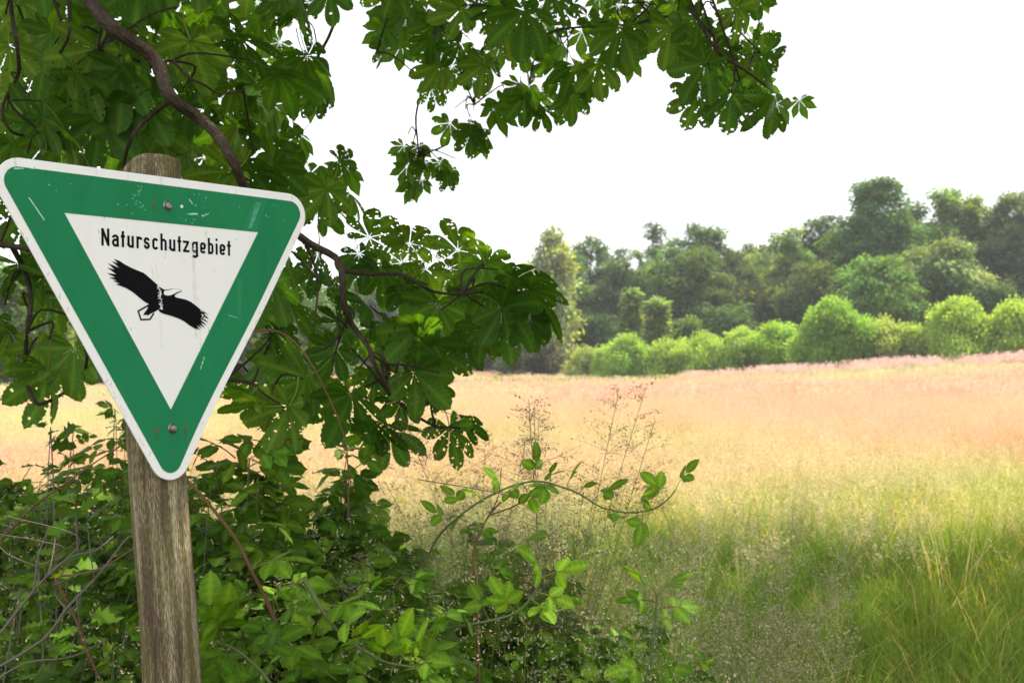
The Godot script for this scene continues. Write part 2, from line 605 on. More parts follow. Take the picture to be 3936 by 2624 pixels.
func build_shrubs() -> void:
	var sprays := []
	for i in 3:
		sprays.append(leaf_spray(28, 0.27, 1.9))
	var foliage := leaf_material("shrub foliage", Color.WHITE, 0.5)
	var bark := mats["grey tree bark"] as StandardMaterial3D
	var rows: Array = [
		[Vector3(6.99, 2.86, -69.99), 1.38, "bright", "round bright green shrub at the left end of the shrub row"],
		[Vector3(9.24, 2.48, -68.99), 1.25, "bright2", "small bright shrub second in the row from its left end"],
		[Vector3(11.37, 2.77, -67.99), 1.80, "bright2", "wide yellow-green shrub in the middle of the row"],
		[Vector3(13.4, 3.13, -66.99), 1.27, "bright2", "yellow-green shrub joined to the right of the wide one"],
		[Vector3(15.28, 3.49, -65.98), 1.50, "bright", "taller rounded bright shrub left of the dark-footed shrub"],
		[Vector3(17.26, 4.59, -61.97), 1.78, "deep", "big round shrub with bright top and dark green foot"],
		[Vector3(20.07, 3.49, -61.98), 1.36, "soft", "soft pale green shrub right of the big round one"],
		[Vector3(21.32, 2.7, -60.99), 0.97, "soft", "low pale shrub in the gap of the row"],
		[Vector3(23.35, 4.45, -59.97), 2.09, "bright2", "large yellow-green shrub near the right end of the row"],
		[Vector3(25.75, 4.29, -58.97), 1.74, "bright2", "yellow-green shrub at the right edge of the picture"],
		[Vector3(4.99, 2.06, -78), 1.36, "soft", "low grey-green shrub at the foot of the birch trunk"],
		[Vector3(5.85, 2.09, -74), 0.67, "bright", "tiny bright shrub left of the shrub row"]]
	for r in rows:
		var top: Vector3 = r[0]
		var foot := ground_at_v(top)
		var height := top.y - foot.y
		var wide: float = r[1] * 1.42
		var t := thing("willow_shrub", r[3], "shrub", foot, "shrubs along the far edge of the meadow")
		for k in 6:
			var a := k * 1.05 + rng.randf() * 0.4
			var sh := Shape.new()
			limb(sh, [Vector3(cos(a) * 0.15, -0.1, sin(a) * 0.15), Vector3(cos(a) * wide * 0.3, height * 0.4, sin(a) * wide * 0.3), Vector3(cos(a) * wide * 0.6, height * 0.75, sin(a) * wide * 0.6)], 0.06, 0.015, 5, Color.WHITE)
			part("stem", sh.mesh(), bark, t)
		var tone := tone_of(r[2])
		var places := []
		var tints := []
		var lobes := int(clampf(wide * height * 2.2, 10, 44))
		for k in lobes:
			var h := (k + rng.randf()) / lobes
			var a := k * 2.4 + rng.randf_range(-0.4, 0.4)
			var reach := wide * sqrt(maxf(1.0 - pow(absf(h * 1.75 - 0.6), 2.5) * 0.75, 0.05)) * (0.92 + 0.12 * sin(k * 1.7))
			var rad := rng.randf_range(0.3, 0.42) * minf(wide, height * 0.6)
			var out := maxf(reach - rad, 0.0) * pow(rng.randf(), 0.35)
			var at := Vector3(cos(a) * out, 0.25 + (height - rad * 0.9 - 0.25) * h, sin(a) * out)
			var shade := rng.randf_range(0.88, 1.12)
			for i in int(rad * rad * 130.0 + 20.0):
				var d := Vector3(rng.randfn(), rng.randfn(), rng.randfn()).normalized()
				var q := at + d * rad * pow(rng.randf_range(0.3, 1.0), 0.5)
				if q.y < 0.05:
					continue
				var s := rng.randf_range(0.24, 0.40)
				var b := Basis(Vector3.UP, rng.randf() * TAU).scaled(Vector3(s, s * 1.1, s))
				places.append(Transform3D(b, q))
				var j := shade * rng.randf_range(0.85, 1.15)
				tints.append(Color(tone.r * j, tone.g * j, tone.b * j, 1.0))
		scatter("foliage", sprays[rng.randi() % 3], foliage, places, tints, t)


# ------------------------------------------------------------------ the meadow

func grass_blade(sh: Shape, root: Vector3, height: float, lean: Vector3, width: float, bend: float, steps: int, col: Color, tip: Color) -> void:
	var across := lean.cross(Vector3.UP).normalized().rotated(Vector3.UP, rng.randf_range(-1.2, 1.2))
	var last := -1
	for i in steps + 1:
		var t := float(i) / steps
		var p := root + Vector3.UP * height * (t - bend * 0.35 * t * t * t) + lean * height * (0.25 * t + bend * t * t)
		var w := width * 0.5 * (1.0 - pow(t, 1.6))
		var k := col.lerp(tip, t)
		if i == steps:
			var e := sh.point(p, k)
			sh.tri(last, last + 1, e)
		else:
			var a := sh.point(p - across * w, k)
			sh.point(p + across * w, k)
			if last >= 0:
				sh.quad(last, last + 1, a + 1, a)
			last = a


func blade_tuft(count: int, radius: float, h0: float, h1: float, width: float, dry: float, steps := 4) -> ArrayMesh:
	var sh := Shape.new()
	for i in count:
		var a := rng.randf() * TAU
		var root := Vector3(cos(a), 0, sin(a)) * radius * sqrt(rng.randf())
		var lean := Vector3(cos(a + rng.randf_range(-1.5, 1.5)), 0, sin(a + rng.randf_range(-1.5, 1.5)))
		var g := rng.randf_range(0.8, 1.25)
		var col := Color(0.165 * g, 0.285 * g, 0.055 * g)
		if rng.randf() < dry:
			col = Color(0.58, 0.48, 0.23) * rng.randf_range(0.8, 1.2)
		col.a = 1.0
		grass_blade(sh, root - Vector3.UP * 0.03, rng.randf_range(h0, h1), lean, width * rng.randf_range(0.7, 1.3), rng.randf_range(0.1, 0.75), steps, col, col * 1.08)
	return sh.mesh()


# Fine stems with airy seed heads.
func seed_tuft(count: int, radius: float, h0: float, h1: float, stem_width: float, head: Color, stem: Color, bits: int, bit: float, spread: float) -> ArrayMesh:
	var sh := Shape.new()
	for i in count:
		var a := rng.randf() * TAU
		var root := Vector3(cos(a), 0, sin(a)) * radius * sqrt(rng.randf())
		var b := rng.randf() * TAU
		var lean := Vector3(cos(b), 0, sin(b)) * rng.randf_range(0.3, 1.0)
		var h := rng.randf_range(h0, h1)
		var bend := rng.randf_range(0.05, 0.35)
		grass_blade(sh, root, h, lean, stem_width, bend, 3, stem * rng.randf_range(0.85, 1.15), stem)
		var k := head * rng.randf_range(0.8, 1.2)
		k.a = 1.0
		for j in bits:
			var t := rng.randf_range(0.62, 1.02)
			var p := root + Vector3.UP * h * (t - bend * 0.35 * t * t * t) + lean * h * (0.25 * t + bend * t * t)
			var away := Vector3(rng.randfn(), absf(rng.randfn()) * 0.8, rng.randfn()).normalized()
			var at := p + away * spread * rng.randf() * (1.15 - t) * 3.0
			var along := (away + Vector3(0, rng.randf_range(-0.6, 0.8), 0)).normalized() * bit * rng.randf_range(0.6, 1.3)
			var wide := along.cross(Vector3(rng.randfn(), rng.randfn(), rng.randfn())).normalized() * bit * 0.22
			var q := sh.point(at - wide, k)
			sh.point(at + wide, k)
			sh.point(at + along, k)
			sh.tri(q, q + 1, q + 2)
	return sh.mesh()


func lush(x: float, d: float) -> float:
	var edge := 7.2 + 0.95 * maxf(x, -1.0) + 2.2 * rough_noise.get_noise_2d(x * 6.0, d * 6.0)
	return 1.0 - smoothstep(edge - 2.2, edge + 3.6, d)


func build_meadow() -> void:
	var grass_mat := leaf_material("grass blades", Color.WHITE, 0.5, 0.9, 0.6)
	var seed_mat := leaf_material("seed heads", Color.WHITE, 0.8, 0.9, 0.9)
	var bands := [[2.4, 4.5, 1500], [4.5, 7.5, 3400], [7.5, 13.0, 5200]]
	var green := []
	for i in 4:
		green.append(blade_tuft(46, 0.13, 0.2, 0.5, 0.0068, 0.11))
	var places := [[], [], [], []]
	var tints := [[], [], [], []]
	for band in bands:
		for i in int(band[2]):
			var d := sqrt(lerpf(band[0] * band[0], band[1] * band[1], rng.randf()))
			var x := rng.randf_range(-0.5 * d - 1.6, 0.5 * d + 1.6)
			if rng.randf() > lush(x, d) * 0.9 + 0.22:
				continue
			var k := rng.randi() % 4
			var s := rng.randf_range(0.75, 1.25) * (1.15 if d > 7.0 else 1.0)
			places[k].append(Transform3D(Basis(Vector3.UP, rng.randf() * TAU).scaled(Vector3(s, s * rng.randf_range(0.8, 1.2), s)), Vector3(x, ground_at(x, -d), -d)))
			var j := rng.randf_range(0.85, 1.2)
			var y := clampf(0.5 + rough_noise.get_noise_2d(x * 9.0, d * 9.0), 0.0, 1.0)
			var dry := smoothstep(6.5, 11.0, d) * 0.85  # green tufts turn paler and yellower with distance
			tints[k].append(Color(j * lerpf(0.85, 1.5, y) * (1.0 + 0.75 * dry), j * lerpf(0.95, 1.15, y) * (1.0 + 0.28 * dry), j * lerpf(0.9, 1.0, y) * (1.0 + 1.1 * dry), 1.0))
	for k in 4:
		var o := scatter("green_grass", green[k], grass_mat, places[k], tints[k], self)
		tag(o, "lush green grass growing in the near part of the meadow", "grass", "green grass of the near meadow")

	# tall grass standing among the brambles
	var tall := []
	for i in 3:
		tall.append(seed_tuft(7, 0.12, 0.75, 1.2, 0.0024, Color(0.42, 0.38, 0.24), Color(0.26, 0.34, 0.12), 26, 0.011, 0.035))
	tall.append(blade_tuft(9, 0.1, 0.5, 1.05, 0.0062, 0.15, 7))
	for k in 4:
		var tp := []
		var tt := []
		for i in (70 if k < 3 else 130):
			var d := rng.randf_range(2.7, 5.2)
			var x := rng.randf_range(-0.42 * d, 0.16 * d + 0.1)
			var s := rng.randf_range(0.8, 1.12) * (1.0 - 0.12 * maxf(x, 0.0))
			tp.append(Transform3D(Basis(Vector3.UP, rng.randf() * TAU).scaled(Vector3(s, s, s)), Vector3(x, ground_at(x, -d), -d)))
			var j := rng.randf_range(0.8, 1.2)
			tt.append(Color(j, j, j, 1.0))
		var o := scatter("tall_undergrowth_grass", tall[k], seed_mat if k < 3 else grass_mat, tp, tt, self)
		tag(o, "tall flowering grass standing among the brambles", "grass", "tall grass of the undergrowth")

	# straw-coloured and pink seeding grass
	var kinds := []
	for i in 3:
		kinds.append(seed_tuft(26, 0.24, 0.42, 0.72, 0.0022, Color(0.66, 0.54, 0.44), Color(0.60, 0.55, 0.37), 18, 0.017, 0.03))
	for i in 2:
		kinds.append(seed_tuft(24, 0.5, 0.42, 0.7, 0.006, Color(0.66, 0.545, 0.46), Color(0.62, 0.555, 0.41), 16, 0.05, 0.05))
	kinds.append(blade_tuft(34, 0.2, 0.25, 0.55, 0.005, 0.72))
	kinds.append(blade_tuft(26, 0.45, 0.2, 0.5, 0.011, 0.75, 3))
	var put := []
	var tone := []
	for k in kinds.size():
		put.append([])
		tone.append([])
	var rings := [[4.0, 7.5, 800, 0], [7.5, 14.0, 3600, 0], [14.0, 30.0, 6500, 0], [30.0, 62.0, 9000, 1], [62.0, 128.0, 13000, 1]]
	for ring in rings:
		for i in int(ring[2]):
			var d := sqrt(lerpf(ring[0] * ring[0], ring[1] * ring[1], rng.randf()))
			var x := rng.randf_range(-0.5 * d - 2.0, 0.5 * d + 2.0)
			if x < -0.2 * d and d > 58.0 and x < -12.0:
				continue
			if rng.randf() < lush(x, d) * (0.96 if d < 6.5 else 0.74):
				continue
			var k := (rng.randi() % 3) if ring[3] == 0 else 3 + rng.randi() % 2
			if rng.randf() < 0.38:
				k = 5 if ring[3] == 0 else 6
			var s := rng.randf_range(0.75, 1.2) * (1.0 if d < 60.0 else 1.25)
			var flat := 1.0 / (1.0 if d < 60.0 else 1.25)
			put[k].append(Transform3D(Basis(Vector3.UP, rng.randf() * TAU).scaled(Vector3(s, s * flat * rng.randf_range(0.85, 1.1), s)), Vector3(x, ground_at(x, -d), -d)))
			var j := rng.randf_range(0.85, 1.15)
			var pink := clampf(0.85 + 1.8 * rough_noise.get_noise_2d(x * 0.7 + 50.0, d * 0.9), 0.0, 1.0) * smoothstep(7.5, 13.0, d)
			var olive := clampf(0.35 + 1.8 * rough_noise.get_noise_2d(x * 1.8 - 90.0, d * 1.5), 0.0, 1.0) * 0.7
			olive = maxf(olive, smoothstep(47.0, 56.0, d) * smoothstep(-6.0, 4.0, x) * 0.8)
			var c := Color(1.0, 1.01, 0.82).lerp(Color(1.06, 0.80, 0.79), pink)
			c = c.lerp(Color(0.72, 0.98, 0.62), olive * (1.0 - 0.6 * pink))
			tone[k].append(Color(c.r * j, c.g * j, c.b * j, 1.0))
	for k in kinds.size():
		var o := scatter("seeding_grass" if k < 5 else "straw_grass", kinds[k], seed_mat if k < 5 else grass_mat, put[k], tone[k], self)
		tag(o, "pink and tan seeding grass across the sunny meadow" if k < 5 else "dry straw grass among the seeding grass of the meadow", "grass", "seeding grass of the meadow" if k < 5 else "dry grass of the meadow")

	# pink willowherb before the shrubs
	var sh := Shape.new()
	for i in 9:
		var root := Vector3(rng.randfn() * 0.3, 0, rng.randfn() * 0.3)
		var h := rng.randf_range(0.7, 1.15)
		grass_blade(sh, root, h, Vector3(rng.randfn(), 0, rng.randfn()).normalized() * 0.25, 0.03, 0.1, 3, Color(0.2, 0.27, 0.1), Color(0.34, 0.2, 0.17))
		for j in 30:
			var t := rng.randf_range(0.15, 1.0)
			var away := Vector3(rng.randfn(), 0.4, rng.randfn()).normalized()
			var k := Color(0.74, 0.54, 0.53) if t > 0.55 else Color(0.22, 0.3, 0.1)
			var at := root + Vector3.UP * h * t
			var q := sh.point(at, k)
			sh.point(at + away * 0.05 + Vector3.UP * 0.035, k)
			sh.point(at + away * 0.10 - Vector3.UP * 0.02, k)
			sh.tri(q, q + 1, q + 2)
	var flower := sh.mesh()
	var fp := []
	var ft := []
	for i in 2600:
		var x := rng.randf_range(9.0, 34.0)
		var d := 61.0 - (x - 9.0) * 0.22 + rng.randfn() * lerpf(1.0, 2.4, (x - 9.0) / 25.0)
		if rng.randf() > 0.35 + (x - 9.0) / 25.0 + rough_noise.get_noise_2d(x * 5.0, 3.0):
			continue
		var s := rng.randf_range(0.7, 1.1) * lerpf(0.75, 1.1, (x - 9.0) / 25.0)
		fp.append(Transform3D(Basis(Vector3.UP, rng.randf() * TAU).scaled(Vector3(s, s, s)), Vector3(x, ground_at(x, -d), -d)))
		var j := rng.randf_range(0.85, 1.15)
		ft.append(Color(j, j, j, 1.0))
	tag(scatter("pink_willowherb", flower, seed_mat, fp, ft, self), "pink flowering willowherb in a strip before the shrub row", "wildflowers")
	# rank green herbs along the foot of the shrubs
	var hp := []
	var ht := []
	for i in 1500:
		var x := rng.randf_range(-4.0, 36.0)
		var d := 64.0 - x * 0.1 + rng.randfn() * 2.2
		var s := rng.randf_range(0.35, 0.75)
		hp.append(Transform3D(Basis(Vector3.UP, rng.randf() * TAU).scaled(Vector3(s, s * 0.7, s)), Vector3(x, ground_at(x, -d) + 0.2, -d)))
		var j := rng.randf_range(0.8, 1.2)
		ht.append(Color(0.27 * j, 0.33 * j, 0.13 * j, 1.0))
	tag(scatter("rank_herbs", leaf_spray(30, 0.2, 2.2), leaf_material("shrub foliage", Color.WHITE, 0.5), hp, ht, self), "rank green herbs along the foot of the shrub row", "herbs")


# ------------------------------------------------------------------ the horse chestnut

func build_chestnut() -> void:
	var t := thing("horse_chestnut_tree", "horse chestnut whose leafy boughs hang into the picture from above the sign", "tree", Vector3(-4.6, 0, -4.4))
	var off := -t.position
	var bark := bark_material("chestnut bark", Color(0.03, 0.023, 0.018), Color(0.115, 0.09, 0.068), Vector3(1, 1, 1))
	var sh := Shape.new()
	limb(sh, [Vector3(0, -0.3, 0), Vector3(0.05, 1.5, 0), Vector3(0.25, 4, -0.1), Vector3(0.4, 8, -0.3), Vector3(0.6, 12, -0.2)], 0.42, 0.08, 20, Color.WHITE, 0.06)
	part("trunk", sh.mesh(), bark, t)
	for path in [[Vector3(0.2, 3.2, 0), Vector3(1.8, 4.3, 0.2), Vector3(3.4, 4.6, 0.3), Vector3(5.2, 4.6, -0.4), Vector3(7.2, 4.4, -0.6)], [Vector3(0.25, 4.5, 0), Vector3(2.2, 6.6, -1.2), Vector3(5.0, 7.6, -2.6), Vector3(8.0, 7.8, -4.5)], [Vector3(0.3, 6.0, -0.2), Vector3(1.5, 8.6, -2.5), Vector3(2.5, 10.0, -5.5)], [Vector3(0.2, 2.6, 0.1), Vector3(1.0, 3.1, 0.7), Vector3(2.2, 2.9, 1.2)]]:
		var bs := Shape.new()
		limb(bs, path, 0.13, 0.03, 12, Color.WHITE, 0.05)
		part("bough", bs.mesh(), bark, t)
	var lines: Array = [
		[[Vector3(-1.242, 2.744, -3.186), Vector3(-1.179, 2.626, -3.087), Vector3(-1.115, 2.537, -3.026), Vector3(-1.041, 2.453, -2.994), Vector3(-0.984, 2.418, -3.065), Vector3(-0.948, 2.378, -3.081), Vector3(-0.908, 2.302, -3.007), Vector3(-0.88, 2.263, -3.011), Vector3(-0.849, 2.244, -3.085), Vector3(-0.796, 2.198, -3.063), Vector3(-0.733, 2.117, -2.996), Vector3(-0.715, 2.061, -3.037), Vector3(-0.705, 2.029, -3.095), Vector3(-0.64, 1.975, -3.04), Vector3(-0.563, 1.918, -2.998), Vector3(-0.535, 1.896, -3.065), Vector3(-0.475, 1.864, -3.091), Vector3(-0.447, 1.818, -3.018), Vector3(-0.44, 1.732, -3.012), Vector3(-0.428, 1.682, -3.088), Vector3(-0.385, 1.624, -3.076), Vector3(-0.359, 1.578, -3.005), Vector3(-0.34, 1.537, -3.036), Vector3(-0.329, 1.495, -3.101)], 0.0241, 0.0049],
		[[Vector3(-0.922, 2.284, -3.092), Vector3(-0.978, 2.264, -3.142), Vector3(-0.999, 2.214, -3.08), Vector3(-1.014, 2.166, -3.047), Vector3(-1.053, 2.126, -3.119), Vector3(-1.066, 2.07, -3.134), Vector3(-1.073, 2.001, -3.06)], 0.0072, 0.0039],
		[[Vector3(-0.948, 2.378, -3.071), Vector3(-0.924, 2.4, -3.12), Vector3(-0.865, 2.343, -3.058), Vector3(-0.81, 2.312, -3.025), Vector3(-0.788, 2.305, -3.096), Vector3(-0.727, 2.317, -3.111)], 0.0055, 0.0022],
		[[Vector3(-1.468, 2.73, -3.286), Vector3(-1.464, 2.658, -3.337), Vector3(-1.427, 2.564, -3.276), Vector3(-1.398, 2.468, -3.243), Vector3(-1.426, 2.412, -3.315), Vector3(-1.466, 2.352, -3.331), Vector3(-1.446, 2.286, -3.257), Vector3(-1.423, 2.237, -3.262), Vector3(-1.411, 2.239, -3.335), Vector3(-1.37, 2.254, -3.312)], 0.0077, 0.0036],
		[[Vector3(-1.262, 2.73, -3.286), Vector3(-1.29, 2.658, -3.337), Vector3(-1.263, 2.564, -3.276), Vector3(-1.256, 2.493, -3.243), Vector3(-1.322, 2.449, -3.315)], 0.0077, 0.0036],
		[[Vector3(-1.272, 2.503, -3.289), Vector3(-1.255, 2.487, -3.339), Vector3(-1.182, 2.472, -3.277)], 0.0047, 0.0030],
		[[Vector3(-1.436, 1.913, -2.996), Vector3(-1.356, 1.895, -3.046), Vector3(-1.295, 1.883, -2.984), Vector3(-1.213, 1.869, -2.951), Vector3(-1.139, 1.858, -3.022)], 0.0086, 0.0065],
		[[Vector3(-1.302, 1.883, -2.997), Vector3(-1.293, 1.826, -3.047), Vector3(-1.249, 1.753, -2.986), Vector3(-1.244, 1.662, -2.953), Vector3(-1.279, 1.583, -3.025), Vector3(-1.285, 1.537, -3.041), Vector3(-1.229, 1.483, -2.967), Vector3(-1.208, 1.477, -2.971), Vector3(-1.181, 1.503, -3.044), Vector3(-1.126, 1.538, -3.021), Vector3(-1.09, 1.595, -2.952)], 0.0075, 0.0038],
		[[Vector3(-0.461, 1.829, -3.097), Vector3(-0.388, 1.823, -3.147), Vector3(-0.299, 1.819, -3.085), Vector3(-0.249, 1.791, -3.052), Vector3(-0.208, 1.772, -3.123), Vector3(-0.138, 1.767, -3.138), Vector3(-0.077, 1.771, -3.063)], 0.0067, 0.0033],
		[[Vector3(-0.438, 1.712, -3.099), Vector3(-0.466, 1.666, -3.149), Vector3(-0.486, 1.63, -3.087), Vector3(-0.527, 1.606, -3.054)], 0.0050, 0.0028],
		[[Vector3(-0.376, 1.601, -3.1), Vector3(-0.341, 1.577, -3.15), Vector3(-0.276, 1.574, -3.088), Vector3(-0.192, 1.554, -3.054)], 0.0050, 0.0022],
		[[Vector3(-0.372, 1.482, -3.502), Vector3(-0.303, 1.42, -3.552), Vector3(-0.232, 1.386, -3.49), Vector3(-0.178, 1.385, -3.457), Vector3(-0.115, 1.374, -3.528)], 0.0057, 0.0031],
		[[Vector3(-0.894, 1.545, -3.301), Vector3(-0.831, 1.531, -3.351), Vector3(-0.741, 1.52, -3.288), Vector3(-0.684, 1.484, -3.255), Vector3(-0.661, 1.462, -3.327)], 0.0071, 0.0041],
		[[Vector3(-0.745, 2.123, -3.044), Vector3(-0.74, 2.093, -3.094), Vector3(-0.69, 2.06, -3.032)], 0.0044, 0.0027],
		[[Vector3(-0.33, 3.341, -5.179), Vector3(-0.339, 3.259, -5.23), Vector3(-0.345, 3.082, -5.17), Vector3(-0.372, 2.897, -5.138), Vector3(-0.417, 2.777, -5.211), Vector3(-0.438, 2.681, -5.227), Vector3(-0.426, 2.587, -5.153), Vector3(-0.418, 2.49, -5.159)], 0.0093, 0.0037],
		[[Vector3(-0.758, 3.274, -4.98), Vector3(-0.775, 3.176, -5.031), Vector3(-0.775, 3.025, -4.97), Vector3(-0.836, 2.884, -4.938), Vector3(-0.895, 2.836, -5.01), Vector3(-0.907, 2.697, -5.027)], 0.0108, 0.0054],
		[[Vector3(-0.34, 3.164, -5.181), Vector3(-0.326, 3.1, -5.232), Vector3(-0.286, 3.043, -5.17), Vector3(-0.226, 2.858, -5.139), Vector3(-0.17, 2.737, -5.211)], 0.0075, 0.0037],
		[[Vector3(-0.503, 3.274, -4.98), Vector3(-0.518, 3.176, -5.031), Vector3(-0.558, 3.006, -4.97), Vector3(-0.583, 2.903, -4.938)], 0.0081, 0.0045],
		[[Vector3(-0.043, 3.057, -4.383), Vector3(-0.027, 2.939, -4.434), Vector3(0.015, 2.829, -4.373), Vector3(0.089, 2.803, -4.339), Vector3(0.208, 2.856, -4.41), Vector3(0.376, 2.869, -4.425)], 0.0079, 0.0040],
		[[Vector3(0.564, 2.989, -4.083), Vector3(0.603, 2.911, -4.134), Vector3(0.655, 2.799, -4.073), Vector3(0.727, 2.666, -4.041), Vector3(0.833, 2.623, -4.113), Vector3(0.93, 2.556, -4.129)], 0.0088, 0.0044],
		[[Vector3(0.088, 2.786, -4.286), Vector3(0.081, 2.711, -4.336), Vector3(0.063, 2.606, -4.275)], 0.0062, 0.0031],
		[[Vector3(0.613, 2.919, -4.184), Vector3(0.521, 2.846, -4.235), Vector3(0.418, 2.796, -4.173)], 0.0075, 0.0045],
		[[Vector3(0.738, 2.675, -4.087), Vector3(0.728, 2.644, -4.137), Vector3(0.694, 2.636, -4.075)], 0.0052, 0.0029],
		[[Vector3(0.797, 2.632, -4.088), Vector3(0.799, 2.597, -4.138), Vector3(0.779, 2.536, -4.076)], 0.0052, 0.0029],
		[[Vector3(0.665, 2.795, -4.086), Vector3(0.791, 2.786, -4.135), Vector3(0.88, 2.675, -4.074)], 0.0052, 0.0029],
		[[Vector3(-0.558, 1.905, -3.096), Vector3(-0.531, 1.809, -3.147), Vector3(-0.532, 1.677, -3.087)], 0.0045, 0.0022]]
	var nodes := []
	for l in lines:
		var path := []
		for p in l[0]:
			path.append(p + off)
			nodes.append(p + off)
		var bs := Shape.new()
		var path0: Vector3 = path[0]
		if path0.y > 2.4:
			path.push_front(path0 + Vector3(-0.25, 0.7, 0.0))
		limb(bs, path, l[1], l[2], 10, Color.WHITE, 0.1)
		part("branch", bs.mesh(), bark, t)
	# leaves that can be told apart
	var sevens := []
	for i in 7:
		sevens.append(chestnut_leaf(7, 27, 3, [0.02, 0.05, 0.09, 0.03, 0.07, 0.02, 0.05][i], [0.15, 0.3, 0.2, 0.45, 0.1, 0.25, 0.35][i]))
	var fives := []
	for i in 2:
		fives.append(chestnut_leaf(5, 27, 3, 0.05, 0.25))
	var tones := []
	for i in 5:
		var g: float = [0.8, 0.95, 1.05, 1.2, 1.4][i]
		tones.append(leaf_material("chestnut leaf tone %d" % i, Color(g * [0.9, 0.95, 1.0, 1.08, 1.25][i], g, g * 0.95), 0.42))
